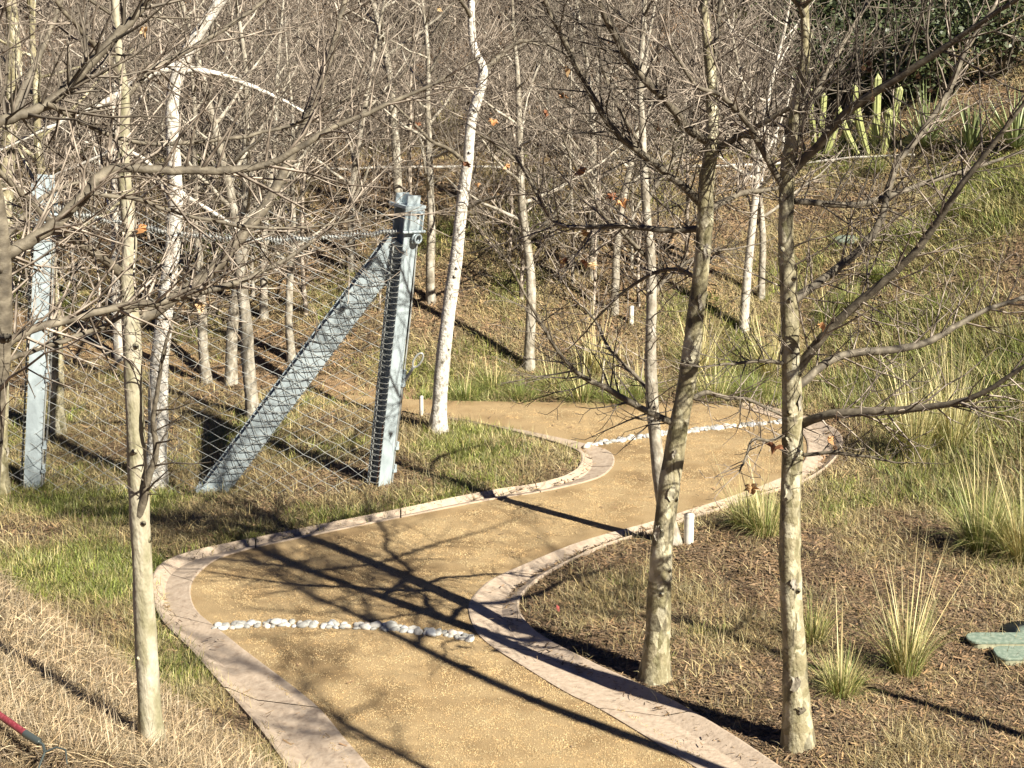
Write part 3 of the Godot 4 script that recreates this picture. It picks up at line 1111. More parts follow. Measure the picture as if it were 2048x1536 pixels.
func barrier() -> void:
	var rng := RandomNumberGenerator.new()
	rng.seed = 91
	var base_r := Vector3(-1.624, 0.003, -20.839)
	var top_r := Vector3(-1.21, 3.569, -20.9)
	var base_l := Vector3(-5.84, 0.005, -20.839)
	var top_l := Vector3(-5.433, 3.781, -20.9)
	var ends := [[base_r, top_r, "galvanised steel net post standing beside the slanting brace", Vector3(0.72, 0.1, 0.69)], [base_l, top_l, "galvanised steel net post near the far left edge, half behind twigs", Vector3(0.25, 0.1, 0.97)]]
	for e in ends:
		var p: Vector3 = e[0]
		var q: Vector3 = e[1]
		var root := thing("net_post", e[2], "post", p, "steel posts of the debris net")
		var u := (q - p).normalized()
		var f: Vector3 = (e[3] - u * (e[3] as Vector3).dot(u)).normalized()
		var s := f.cross(u)
		var b := Buf.new()
		ibeam(b, p - u * 0.3, q, f, 0.20, 0.20, 0.014)
		b.c = PackedColorArray()
		part("beam", b, M.galv, root)
		# head plates
		var hb := Buf.new()
		hb.box(q - u * 0.13, s * 0.16, u * 0.016, f * 0.15)
		hb.box(q - u * 0.27 + f * 0.135, s * 0.15, u * 0.13, f * 0.010)
		hb.c = PackedColorArray()
		part("head_plate", hb, M.galv, root)
		for k in [-1, 1]:
			var ub := Buf.new()
			ub.box(q - u * 0.30 + s * 0.10 * k + f * 0.16, s * 0.008, u * 0.12, f * 0.03)
			ub.c = PackedColorArray()
			part("head_bracket", ub, M.galv, root)
		var pb := Buf.new()
		pb.tube(PackedVector3Array([q - u * 0.2 + f * 0.13 + s * -0.05, q - u * 0.2 + f * 0.21 + s * -0.05]), PackedFloat32Array([0.022, 0.022]), 10)
		part("head_pin", pb, M.galv, root)
		var cb := Buf.new()
		cb.tube(PackedVector3Array([q - u * 0.42 - s * 0.17 + f * 0.16, q - u * 0.42 + s * 0.17 + f * 0.16]), PackedFloat32Array([0.019, 0.019]), 8)
		part("cross_rod", cb, M.galv, root)
		var rb := Buf.new()
		ring(rb, q - u * 0.50 + f * 0.15 - s * 0.05, f, 0.05, 0.016)
		ring(rb, q - u * 0.50 + f * 0.19 - s * 0.05, f, 0.05, 0.013)
		part("cable_ring", rb, M.galv, root)
		# ropes down the outer edge
		for k in 2:
			var wb := Buf.new()
			var o := s * -(0.118 + 0.026 * k) + f * (0.11 - 0.03 * k)
			var pts := PackedVector3Array()
			var rad := PackedFloat32Array()
			for i in 14:
				var t := i / 13.0
				pts.append(p.lerp(q - u * 0.5, t) + o + s * 0.012 * sin(t * 7.0 + k * 2) + u * 0.02)
				rad.append(0.011 + 0.002 * k)
			wb.tube(pts, rad, 6)
			part("rope", wb, M.wire if k == 0 else M.wire_dark, root)
		# lacing wire along the inner edge
		var lb := Buf.new()
		var lp := PackedVector3Array()
		var lr := PackedFloat32Array()
		var turns := 44
		for i in turns * 6:
			var t := i / float(turns * 6)
			var a := i / 6.0 * TAU
			lp.append(p.lerp(q - u * 0.55, t) + s * (0.115 + 0.028 * cos(a)) + f * (0.02 + 0.10 * sin(a)) + u * 0.02 * rng.randf())
			lr.append(0.005)
		lb.tube(lp, lr, 4)
		part("lacing_wire", lb, M.wire, root)
		var eb := Buf.new()
		eb.tube(PackedVector3Array([p + s * 0.125 - f * 0.04, (p + q) * 0.5 + s * 0.13 - f * 0.04, q - u * 0.6 + s * 0.12 - f * 0.04]), PackedFloat32Array([0.012, 0.012, 0.012]), 6)
		part("edge_rope", eb, M.wire, root)
		# clamps
		for t in [0.06, 0.14, 0.36, 0.39]:
			var kb := Buf.new()
			var ce: Vector3 = p.lerp(q, t) - s * 0.125 + f * 0.115
			kb.box(ce, s * 0.026, u * 0.02, f * 0.02)
			kb.box(ce + u * 0.05, s * 0.015, u * 0.03, f * 0.022)
			kb.c = PackedColorArray()
			part("clamp", kb, M.galv, root)
		if e == ends[0]:
			# spare rope end with its eye, standing off the post
			var sp := Buf.new()
			var a: Vector3 = p.lerp(q, 0.36) - s * 0.13 + f * 0.1
			var dd := Vector3(0.52, 0.85, 0.05).normalized()
			sp.tube(PackedVector3Array([a, a + dd * 0.1, a + dd * 0.26]), PackedFloat32Array([0.017, 0.02, 0.02]), 7)
			var eye := PackedVector3Array()
			var er := PackedFloat32Array()
			for i in 15:
				var an := TAU * i / 14.0
				eye.append(a + dd * (0.36 - 0.10 * cos(an)) + Vector3(0.85, -0.52, 0) * 0.045 * sin(an))
				er.append(0.013)
			sp.tube(eye, er, 6)
			part("rope_eye", sp, M.wire, root)
			var ob := Buf.new()
			ob.tube(PackedVector3Array([p + s * 0.06 + f * 0.05, p.lerp(q, 0.22) + s * 0.06 + f * 0.05]), PackedFloat32Array([0.02, 0.02]), 8)
			part("conduit", ob, M.orange_pvc, root)
	# slanting brace
	var bf := Vector3(-3.609, 0.004, -20.734)
	var bt := Vector3(-1.333, 3.003, -20.95)
	var br := thing("net_brace", "broad slanting steel brace wrapped in wire mesh, leaning on the net post", "brace", bf)
	var bb := Buf.new()
	var bu := (bt - bf).normalized()
	ibeam(bb, bf - bu * 0.15, bt, Vector3(0.5, 0.35, 0.8), 0.30, 0.16, 0.014)
	bb.c = PackedColorArray()
	part("beam", bb, M.galv, br)
	var bface := (Vector3(0.5, 0.35, 0.8) - bu * Vector3(0.5, 0.35, 0.8).dot(bu)).normalized()
	var bs := bu.cross(bface)
	var wr := Buf.new()
	var blen := bf.distance_to(bt)
	for fam in 2:
		var k := 0.05
		while k < blen - 0.3:
			var a := bf + bu * k + bface * 0.10
			var o := 0.16 if fam == 0 else -0.16
			var j := rng.randf_range(-.03, .03)
			wr.tube(PackedVector3Array([a + bs * o * 1.25 - bface * 0.12, a + bs * o, a + bs * o * 0.2 + bu * (0.10 + j) + bface * 0.02, a - bs * o + bu * (0.22 + j), a - bs * o * 1.25 + bu * 0.24 - bface * 0.12]), PackedFloat32Array([0.0045, 0.0045, 0.0045, 0.0045, 0.0045]), 4)
			k += 0.12
	part("wrapped_mesh", wr, M.wire_dark, br)
	var foot := Buf.new()
	foot.box(bf + Vector3(0, 0.015, 0), Vector3(0.2, 0, 0), Vector3(0, 0.03, 0), Vector3(0, 0, 0.16))
	foot.c = PackedColorArray()
	part("foot_plate", foot, M.galv, br)
	# the net: diamonds of wire hung between the posts and on past the left one
	var nr := thing("wire_net", "diamond wire net hung between the two steel posts", "net", Vector3(-3.9, 0, -20.78))
	var nb := Buf.new()
	var x0 := -8.6
	var x1: float = base_r.x - 0.12
	var cw := 0.27
	var ch := 0.155
	var nx := int((x1 - x0) / (cw * 0.5))
	var ny := 44
	var grid := PackedVector3Array()
	for j in ny + 1:
		for i in nx + 1:
			var x := x0 + (x1 - x0) * i / nx
			var y := j * ch * 0.5
			var g := height(x, 20.7)
			var lean := (top_r.x - base_r.x) * y / 3.6 * smoothstep(-5.5, -1.8, x)
			var z := -20.72 + 0.10 * sin(x * 1.3 + 0.4) * sin(clampf(y / 3.4, 0, 1) * PI) + 0.22 * pow(1.0 - clampf(y / 0.8, 0, 1), 2.0)
			grid.append(Vector3(x + lean + rng.randf_range(-.014, .014), g + y + 0.03 * sin(x * 2.1) * y / 3.0 + rng.randf_range(-.010, .010), z + rng.randf_range(-.015, .015)))
	for j in ny:
		for i in nx + 1:
			if (i + j) % 2 != 0:
				continue
			for dx in [-1, 1]:
				var i2: int = i + dx
				if i2 < 0 or i2 > nx:
					continue
				nb.tube(PackedVector3Array([grid[j * (nx + 1) + i], grid[(j + 1) * (nx + 1) + i2]]), PackedFloat32Array([0.0034, 0.0034]), 3)
	part("mesh_panel", nb, M.wire, nr)
	# top rope with its bunched, wrapped wire
	var rope := Buf.new()
	var rp := PackedVector3Array()
	var rr := PackedFloat32Array()
	var a0 := top_l + Vector3(0.1, -0.36, 0.12)
	var a1 := top_r + Vector3(-0.1, -0.42, 0.08)
	for i in 40:
		var t := i / 39.0
		rp.append(a0.lerp(a1, t) + Vector3(0, -0.22 * sin(t * PI) + 0.012 * sin(i * 1.9), 0.02 * sin(i * 2.3)))
		rr.append(0.02)
	rope.tube(rp, rr, 6)
	part("top_rope", rope, M.wire, nr)
	var coil := Buf.new()
	var cp := PackedVector3Array()
	var cr := PackedFloat32Array()
	for i in 900:
		var t := i / 899.0
		var k := t * 39.0
		var q := rp[mini(int(k), 38)].lerp(rp[mini(int(k) + 1, 39)], k - int(k))
		var a := i * 0.75
		var wv := 0.026 + 0.022 * maxf(0, sin(t * 31.0)) + rng.randf_range(0, .008)
		cp.append(q + Vector3(0, cos(a), sin(a)) * wv)
		cr.append(0.0055)
	coil.tube(cp, cr, 4)
	part("coiled_wire", coil, M.wire, nr)

# ---------------------------------------------------------------- small things
func small_things() -> void:
	var rng := RandomNumberGenerator.new()
	rng.seed = 8
	# white marker post by the right kerb
	var posts := [[Vector3(1.951, 0.003, -18.769), 0.34, 0.055, "short white marker post just outside the kerb beside the forked tree"], [Vector3(1.826, 0.623, -26.923), 0.26, 0.04, "small white marker post on the far bank behind the bunch grass"], [Vector3(-1.251, 0.006, -23.924), 0.27, 0.028, "slim white stake beside the pale trunk at the far bend"], [Vector3(4.766, 2.465, -32.591), 0.38, 0.035, "white stake left of the yellow cactus, taller of the pair"], [Vector3(4.896, 2.499, -32.496), 0.30, 0.035, "white stake left of the yellow cactus, shorter of the pair"]]
	for e in posts:
		var p: Vector3 = e[0]
		var h: float = e[1]
		var r: float = e[2]
		var o := thing("marker_post", e[3], "post", p, "white marker posts")
		var b := Buf.new()
		b.tube(PackedVector3Array([p + Vector3(0, -0.1, 0), p + Vector3(0, h * 0.5, 0), p + Vector3(0, h, 0)]), PackedFloat32Array([r, r, r]), 14)
		part("shaft", b, M.white, o)
		var cb := Buf.new()
		cb.tube(PackedVector3Array([p + Vector3(0, h - 0.01, 0), p + Vector3(0, h + 0.012, 0), p + Vector3(0, h + 0.02, 0)]), PackedFloat32Array([r * 1.06, r * 1.06, r * 0.8]), 14)
		part("cap", cb, M.white, o)
	# thin stake in the bunch grass
	var sp := Vector3(1.286, 0.017, -24.941)
	var so := thing("thin_stake", "thin pale stake in the grass beyond the path bend", "stake", sp)
	var sb := Buf.new()
	sb.tube(PackedVector3Array([sp - Vector3(0, .1, 0), sp + Vector3(0.01, .25, 0), sp + Vector3(0.03, .52, 0)]), PackedFloat32Array([.011, .011, .009]), 6)
	part("shaft", sb, M.white, so)
	# pink pin flag
	var fp := Vector3(0.439, 0.002, -16.76)
	var fo := thing("pin_flag", "tiny pink pin flag in the soil by the kerb bend", "flag", fp)
	var fb := Buf.new()
	fb.tube(PackedVector3Array([fp - Vector3(0, .05, 0), fp + Vector3(0.004, .10, 0)]), PackedFloat32Array([.002, .002]), 4)
	part("wire_stem", fb, M.wire_dark, fo)
	var ff := Buf.new()
	var q := fp + Vector3(0.004, .10, 0)
	ff.quad(q, q + Vector3(.03, -.02, .01), q + Vector3(.028, -.075, .015), q + Vector3(-.002, -.06, 0))
	ff.quad(q + Vector3(0, 0, -.002), q + Vector3(-.002, -.06, -.002), q + Vector3(.028, -.075, .013), q + Vector3(.03, -.02, .008))
	ff.c = PackedColorArray()
	part("flag", ff, M.pink, fo)
	# valve boxes
	for e in [[Vector3(4.978, 0.002, -15.974), 0.62, 0.11, "long pale green valve box lid, middle of the three by the tall grass"], [Vector3(4.946, 0.001, -15.62), 0.42, 0.14, "bluish green valve box lid nearest the path, partly out of view"]]:
		var p: Vector3 = e[0]
		var hx: float = e[1]
		var hz: float = e[2]
		var o := thing("valve_box", e[3], "utility box", p, "buried utility boxes")
		for layer in 2:
			var b := Buf.new()
			var y0 := -0.1 if layer == 0 else 0.062
			var y1 := 0.06 if layer == 0 else 0.085
			var k := 0.985 if layer == 0 else 1.03
			var ring_p := []
			for c in 4:
				for s in 5:
					var a := PI / 2 * c + PI / 2 * s / 4.0
					var cx: float = (hx - 0.09) * (1 if c == 0 or c == 3 else -1)
					var cz: float = (hz - 0.09) * (1 if c < 2 else -1)
					ring_p.append(Vector3(cx + cos(a) * 0.09, 0, cz + sin(a) * 0.09) * k)
			var n := ring_p.size()
			for i in n:
				var a: Vector3 = p + ring_p[i]
				var d: Vector3 = p + ring_p[(i + 1) % n]
				var ai: Vector3 = p + ring_p[i] * 0.985
				var di: Vector3 = p + ring_p[(i + 1) % n] * 0.985
				b.quad(a + Vector3(0, y0, 0), d + Vector3(0, y0, 0), d + Vector3(0, y1 - .006, 0), a + Vector3(0, y1 - .006, 0))
				b.quad(a + Vector3(0, y1 - .006, 0), d + Vector3(0, y1 - .006, 0), di + Vector3(0, y1, 0), ai + Vector3(0, y1, 0))
				b.tri(p + Vector3(0, y1, 0), ai + Vector3(0, y1, 0), di + Vector3(0, y1, 0))
			b.c = PackedColorArray()
			part("body" if layer == 0 else "lid", b, M.lid_body if layer == 0 else M.lid_green, o)
	var rp := Vector3(4.974, 0.002, -16.202)
	var ro := thing("valve_box", "round green valve box lid, furthest of the three by the tall grass", "utility box", rp, "buried utility boxes")
	var b1 := Buf.new()
	b1.tube(PackedVector3Array([rp - Vector3(0, .1, 0), rp + Vector3(0, .045, 0)]), PackedFloat32Array([.215, .205]), 28)
	part("body", b1, M.lid_body, ro)
	var b2 := Buf.new()
	b2.tube(PackedVector3Array([rp + Vector3(0, .047, 0), rp + Vector3(0, .066, 0), rp + Vector3(0, .072, 0)]), PackedFloat32Array([.218, .218, .20]), 28)
	part("lid", b2, M.lid_green, ro)
	# red handled hook tool lying on the bank
	var t0 := Vector3(-4.121, 0.869, -12.437) + Vector3(0, .30, 0)
	var t1 := Vector3(-3.494, 0.831, -11.869) + Vector3(0, .24, 0)
	var t2 := Vector3(-3.386, 0.822, -11.784) + Vector3(0, .23, 0)
	var o := thing("hook_tool", "red handled tool with a thin metal hook lying in dead grass", "tool", t2)
	var hb := Buf.new()
	hb.tube(PackedVector3Array([t0, t0.lerp(t1, .5), t1]), PackedFloat32Array([.028, .027, .026]), 12)
	part("handle", hb, M.red, o)
	var co := Buf.new()
	co.tube(PackedVector3Array([t1.lerp(t0, .02), t2, t2.lerp(t1, -.05)]), PackedFloat32Array([.029, .029, .024]), 12)
	part("ferrule", co, M.steel_dark, o)
	for k in 2:
		var hk := Buf.new()
		var e := t2 + (t2 - t1) * 0.35
		var f := [e + Vector3(.03, -.03, .05), e + Vector3(.10, -.005, .03), e + Vector3(.18, -.0, .08), e + Vector3(.21, -.06, .18)] if k == 0 else [e + Vector3(.02, -.04, .05), e + Vector3(.015, -.06, .13), e + Vector3(.01, -.09, .2), e + Vector3(.01, -.12, .26)]
		hk.tube(PackedVector3Array([t2, e, f[0], f[1], f[2], f[3]]), PackedFloat32Array([.013, .011, .009, .008, .007, .005]), 7)
		part("hook", hk, M.steel_dark, o)
	# white irrigation pipes along the bench of the hill
	for e in [[[Vector3(3.123, 2.355, -31.484), Vector3(4.699, 2.397, -31.474), Vector3(5.653, 2.537, -30.953), Vector3(6.92, 2.721, -30.112)], "white irrigation pipe running below the cactus bed"], [[Vector3(-3.392, 2.272, -31.69), Vector3(-1.961, 2.326, -31.413), Vector3(0.14, 2.335, -31.438)], "white irrigation pipe on the hillside behind the pale trunk"]]:
		var po := thing("irrigation_pipe", e[1], "pipe", e[0][0], "white irrigation pipes on the hill")
		var pts := PackedVector3Array()
		var rad := PackedFloat32Array()
		for i in e[0].size() - 1:
			for k in 8:
				var w: Vector3 = (e[0][i] as Vector3).lerp(e[0][i + 1], k / 8.0)
				w.y = height(w.x, -w.z) + 0.05
				pts.append(w)
				rad.append(0.024)
		var pb := Buf.new()
		pb.tube(pts, rad, 8)
		part("tube", pb, M.white, po)
	# green boulder on the right slope
	var gr := thing("boulder", "flat greenish boulder on the grass slope behind the right trees", "boulder", Vector3(5.42, 1.588, -28.692))
	var gbm := Buf.new()
	for j in 9:
		for i in 14:
			var th := PI * j / 8.0
			var a := TAU * i / 14.0
			var d := Vector3(sin(th) * cos(a), cos(th), sin(th) * sin(a))
			var k := 1.0 + 0.18 * bump.get_noise_3d(d.x * 60, d.y * 60, d.z * 60)
			gbm.v.append(gr.position + d * Vector3(.24, .09, .18) * k)
			gbm.n.append((d / Vector3(.24, .09, .18)).normalized())
	for j in 8:
		for i in 14:
			var a0 := j * 14 + i
			var a1 := j * 14 + (i + 1) % 14
			gbm.ix.append(a0); gbm.ix.append(a0 + 14); gbm.ix.append(a1)
			gbm.ix.append(a1); gbm.ix.append(a0 + 14); gbm.ix.append(a1 + 14)
	part("rock", gbm, tri_mat(noise_tex(0.03, [[0.0, Color(.10, .13, .10)], [1.0, Color(.24, .28, .22)]], 256, FastNoiseLite.TYPE_SIMPLEX_SMOOTH, 4, 99), Vector3(2, 2, 2), 0.8), gr)

func cactus(at: Vector3, label: String, arms: Array) -> void:
	var root := thing("columnar_cactus", label, "cactus", at, "cacti in the hill bed")
	for e in arms:
		# e: base offset, outward lean vector, length, radius
		var b := Buf.new()
		var p: Vector3 = at + e[0]
		var d: Vector3 = ((e[1] as Vector3) * Vector3(1.7, 1, 1.7)).normalized()
		var ln: float = e[2]
		var r: float = e[3]
		var n := 14
		var ribs := 7
		var sides := ribs * 4
		var t := d
		var ref := Vector3(0, 0, 1)
		for i in n + 1:
			var f := float(i) / n
			if i > 0:
				t = (t + Vector3(0, 0.07, 0)).normalized()
				p += t * (ln / n)
			ref = (ref - t * ref.dot(t)).normalized()
			var bi := t.cross(ref)
			var rr := r * (0.75 + 0.25 * smoothstep(0, 0.2, f)) * sqrt(maxf(0.0, 1.0 - pow(maxf(0.0, (f - 0.9) / 0.1), 2.0)))
			for s in sides:
				var a := TAU * s / sides
				var k := 0.80 + 0.20 * absf(cos(a * ribs * 0.5))
				var nn := ref * cos(a) + bi * sin(a)
				b.v.append(p + nn * rr * k)
				b.n.append(nn)
		for i in n:
			for s in sides:
				var a0 := i * sides + s
				var a1 := i * sides + (s + 1) % sides
				b.ix.append(a0); b.ix.append(a0 + sides); b.ix.append(a1)
				b.ix.append(a1); b.ix.append(a0 + sides); b.ix.append(a1 + sides)
		# flat facets along the ribs
		var fb := Buf.new()
		for k in b.ix.size() / 3:
			fb.tri(b.v[b.ix[k * 3]], b.v[b.ix[k * 3 + 2]], b.v[b.ix[k * 3 + 1]])
		fb.c = PackedColorArray()
		part("column", fb, M.cactus, root)

func yucca(at: Vector3, label: String, size: float, sd: int) -> void:
	var rng := RandomNumberGenerator.new()
	rng.seed = sd
	var root := thing("spiky_yucca", label, "plant", at, "spiky rosette plants in the hill bed")
	for i in 46:
		var a := i * 2.399 + rng.randf_range(-.2, .2)
		var el := rng.randf_range(0.25, 1.5)
		var d := Vector3(cos(a) * cos(el), sin(el), sin(a) * cos(el))
		var s := Vector3(-sin(a), 0, cos(a))
		var up := s.cross(d).normalized()
		var ln := size * rng.randf_range(0.7, 1.05)
		var w := 0.045 * size
		var b := Buf.new()
		var p := at + d * 0.04 + Vector3(0, 0.02, 0)
		var m := p + d * ln * 0.35
		var t := p + d * ln + Vector3(0, -0.03 * size, 0)
		var dn := -up * w * 0.3 * signf(up.y)
		b.quad(p - s * w * .4, p + dn * .5, m + dn, m - s * w * .5)
		b.quad(p + dn * .5, p + s * w * .4, m + s * w * .5, m + dn)
		b.tri(m - s * w * .5, m + dn, t)
		b.tri(m + dn, m + s * w * .5, t)
		var g := rng.randf_range(0.8, 1.25)
		for k in b.c.size():
			b.c[k] = Color(.20 * g, .235 * g, .10 * g)
		part("leaf", b, M.evergreen, root)

func evergreen(at: Vector3, label: String, rad: Vector3, sd: int, leaves: int) -> void:
	var rng := RandomNumberGenerator.new()
	rng.seed = sd
	var root := thing("evergreen_shrub", label, "shrub", at, "dark evergreen shrubs on the hilltop")
	var tb := Buf.new()
	for k in 5:
		var a := rng.randf() * TAU
		tb.tube(PackedVector3Array([at - Vector3(0, .2, 0), at + Vector3(cos(a) * .2, rad.y * .5, sin(a) * .2), at + Vector3(cos(a) * rad.x * .6, rad.y * 1.3, sin(a) * rad.z * .6)]), PackedFloat32Array([.06, .04, .015]), 6)
	part("stem", tb, M.limb_bark, root)
	var b := Buf.new()
	var puffs := []
	for k in 26:
		var d := Vector3(rng.randf_range(-1, 1), rng.randf_range(-0.8, 1), rng.randf_range(-1, 1))
		if d.length() > 1.0:
			d = d.normalized() * rng.randf_range(0.7, 1.0)
		puffs.append(at + Vector3(0, rad.y * 0.95, 0) + d * rad)
	for i in leaves:
		var c: Vector3 = puffs[rng.randi() % puffs.size()]
		var d := Vector3(rng.randfn(), rng.randfn() * .8, rng.randfn()) * 0.24
		var p := c + d
		var u := Vector3(rng.randf_range(-1, 1), rng.randf_range(-.4, 1), rng.randf_range(-1, 1)).normalized()
		var s := perp(u, rng)
		var g := rng.randf_range(0.6, 1.5)
		var col := Color(.045 * g, .058 * g, .022 * g)
		var l := rng.randf_range(.07, .13)
		b.quad(p, p + u * l * .5 + s * l * .28, p + u * l, p + u * l * .5 - s * l * .28, col)
	part("foliage", b, M.evergreen, root)

# ---------------------------------------------------------------- build
func _ready() -> void:
	# camera: on a deck about 7 m above the path, looking slightly down through the crowns
	var cam := Camera3D.new()
	cam.name = "camera"
	cam.position = Vector3(0, 6.85, 0)
	cam.rotation = Vector3(-atan(961.0 / 3600.0), 0, 0)
	cam.fov = rad_to_deg(2.0 * atan(768.0 / 3600.0))
	cam.near = 0.1
	cam.far = 600.0
	add_child(cam)
	cam.current = true
	# sky and sun
	var env := Environment.new()
	env.background_mode = Environment.BG_SKY
	var sky := Sky.new()
	var sm := ProceduralSkyMaterial.new()
	sm.sky_top_color = Color(0.20, 0.40, 0.78)
	sm.sky_horizon_color = Color(0.62, 0.74, 0.88)
	sm.sky_curve = 0.12
	sm.ground_bottom_color = Color(0.22, 0.18, 0.13)
	sm.ground_horizon_color = Color(0.40, 0.38, 0.34)
	sm.sun_angle_max = 20.0
	sky.sky_material = sm
	env.sky = sky
	env.background_energy_multiplier = 0.12
	env.tonemap_mode = Environment.TONE_MAPPER_LINEAR
	env.tonemap_exposure = 2.75
	env.sdfgi_enabled = true
	env.ssao_enabled = true
	env.ssil_enabled = true
	var we := WorldEnvironment.new()
	we.environment = env
	add_child(we)
	var sun := DirectionalLight3D.new()
	sun.name = "sun"
	sun.light_color = Color(1.0, 0.97, 0.91)
	sun.light_energy = 1.6
	sun.light_angular_distance = 0.5
	sun.shadow_enabled = true
	add_child(sun)
	var el := deg_to_rad(38.0)
	var az := deg_to_rad(46.0)
	var dirv := Vector3(-sin(az) * cos(el), -sin(el), -cos(az) * cos(el))
	sun.look_at_from_position(-dirv * 50.0, Vector3.ZERO, Vector3.UP)

	bump.seed = 3
	bump.frequency = 0.35
	patch.seed = 12
	patch.frequency = 0.32
	patch.fractal_octaves = 3
	materials()
	LEAF = leaf_shape()

	edge_left_in = [-0.881, -12.823, -1.165, -13.45, -1.415, -13.962, -1.688, -14.549, -2.014, -15.073, -2.472, -15.748, -2.908, -16.415, -3.145, -16.801, -3.279, -17.204, -3.336, -17.624, -3.292, -17.989, -3.161, -18.337, -2.827, -18.666, -2.367, -18.972, -1.839, -19.322, -1.292, -19.666, -0.727, -20.022, -0.143, -20.371, 0.337, -20.597, 0.768, -20.886, 1.087, -21.183, 1.263, -21.591, 1.305, -22.014, 1.207, -22.341, 0.894, -22.655, 0.505, -22.953, 0.108, -23.235, -0.299, -23.475, -0.852, -23.77, -1.276, -24.02, -1.781, -24.301, -2.37, -24.615]
	edge_left_out = [-1.51, -12.823, -1.841, -13.45, -2.162, -14.153, -2.587, -14.966, -3.024, -15.806, -3.41, -16.479, -3.618, -17.001, -3.723, -17.412, -3.785, -17.813, -3.767, -18.109, -3.653, -18.368, -3.372, -18.634, -2.867, -18.956, -2.399, -19.255, -1.863, -19.597, -1.309, -19.95, -0.738, -20.334, -0.145, -20.693, 0.28, -20.886, 0.592, -21.143, 0.787, -21.447, 0.875, -21.8, 0.876, -22.165, 0.786, -22.385, 0.565, -22.655, 0.24, -22.976, -0.094, -23.259, -0.436, -23.548, -0.924, -23.869, -1.315, -24.096, -1.822, -24.379, -2.389, -24.668]
	edge_right_in = [1.872, -12.823, 1.501, -13.45, 1.17, -13.962, 0.774, -14.549, 0.476, -14.912, 0.074, -15.517, -0.186, -15.925, -0.335, -16.253, -0.417, -16.671, -0.435, -17.001, -0.379, -17.273, -0.256, -17.61, -0.074, -17.886, 0.248, -18.276, 0.64, -18.73, 1.044, -19.088, 1.579, -19.493, 1.985, -19.86, 2.403, -20.223, 2.805, -20.597, 3.156, -20.965, 3.495, -21.385, 3.733, -21.907, 3.869, -22.564, 3.882, -23.07, 3.806, -23.451, 3.652, -23.794, 3.416, -24.096, 3.204, -24.353, 2.666, -24.589, 1.249, -24.615, -0.171, -24.695, -0.884, -24.748, -1.749, -24.883, -2.411, -25.073]
	edge_right_out = [2.54, -12.823, 2.198, -13.45, 1.93, -13.943, 1.601, -14.468, 1.285, -14.912, 0.839, -15.438, 0.481, -15.901, 0.238, -16.278, 0.104, -16.671, 0.071, -16.974, 0.107, -17.245, 0.24, -17.61, 0.43, -17.96, 0.738, -18.384, 1.096, -18.794, 1.497, -19.138, 2.018, -19.597, 2.435, -19.986, 2.836, -20.371, 3.24, -20.693, 3.557, -20.984, 3.924, -21.529, 4.236, -22.231, 4.376, -22.837, 4.344, -23.307, 4.194, -23.622, 3.93, -24.045, 3.598, -24.405, 3.265, -24.562, 2.688, -24.668, 1.253, -24.695, -0.171, -24.775, -0.887, -24.829, -1.754, -24.964, -2.419, -25.155]
	lay_path()
	print("path")
	terrain()
	print("terrain")

	# ---- the trees one can tell apart
	hero("plane_tree", "bare plane tree with smooth olive trunk rooted in dead grass at left", [-2.788, 0.462, -12.744, 0.0969, -2.79, 1.017, -12.744, 0.0883, -2.789, 1.553, -12.744, 0.0817, -2.784, 2.078, -12.744, 0.0771, -2.781, 2.553, -12.744, 0.0746, -2.776, 3.327, -12.744, 0.0679, -2.768, 3.892, -12.744, 0.0654, -2.775, 4.225, -12.744, 0.0577, -2.739, 4.554, -12.744, 0.0538, -2.761, 5.057, -12.744, 0.0461, -2.725, 5.515, -12.744, 0.0387, -2.751, 5.862, -12.744, 0.0297, -2.755, 6.271, -12.744, 0.0242], [
		[[-2.748, 3.907, -12.76, 0.0509, -2.541, 4.017, -12.885, 0.0494, -2.222, 4.226, -13.01, 0.0460, -1.895, 4.595, -13.135, 0.0406, -1.717, 4.873, -13.26, 0.0370, -1.534, 5.264, -13.385, 0.0334, -1.369, 5.693, -13.51, 0.0260, -1.239, 6.158, -13.635, 0.0204, -1.127, 6.66, -13.76, 0.0130], 0.8, 0.8],
		[[-2.809, 4.251, -12.76, 0.0397, -2.911, 4.433, -12.52, 0.0318, -3.021, 4.602, -12.28, 0.0277, -3.155, 4.8, -12.04, 0.0236, -3.277, 5.041, -11.8, 0.0214, -3.418, 5.32, -11.56, 0.0145], 0.8, 0.8],
		[[-2.709, 5.548, -12.76, 0.0281, -2.574, 5.706, -12.94, 0.0249, -2.425, 5.779, -13.12, 0.0216, -2.197, 5.908, -13.3, 0.0182, -1.811, 6.166, -13.48, 0.0128, -1.493, 6.447, -13.66, 0.0092], 0.7, 0.8],
		[[-2.738, 5.653, -12.76, 0.0246, -2.825, 5.84, -12.585, 0.0207, -2.929, 6.021, -12.41, 0.0169, -3.026, 6.213, -12.235, 0.0150, -3.145, 6.494, -12.06, 0.0098], 0.7, 0.8],
		[[-2.811, 2.333, -12.72, 0.0411, -2.749, 2.532, -12.689, 0.0334, -2.688, 2.738, -12.658, 0.0295, -2.61, 2.979, -12.626, 0.0238, -2.616, 3.179, -12.595, 0.0182, -2.569, 3.414, -12.564, 0.0163, -2.522, 3.646, -12.533, 0.0144, -2.417, 3.985, -12.501, 0.0107, -2.279, 4.173, -12.47, 0.0071], 0.45, 0.45]],
		M.bark_smooth, 101, 9, 3.2, 3, null, 0.8)
	twig_floor = 0.0019
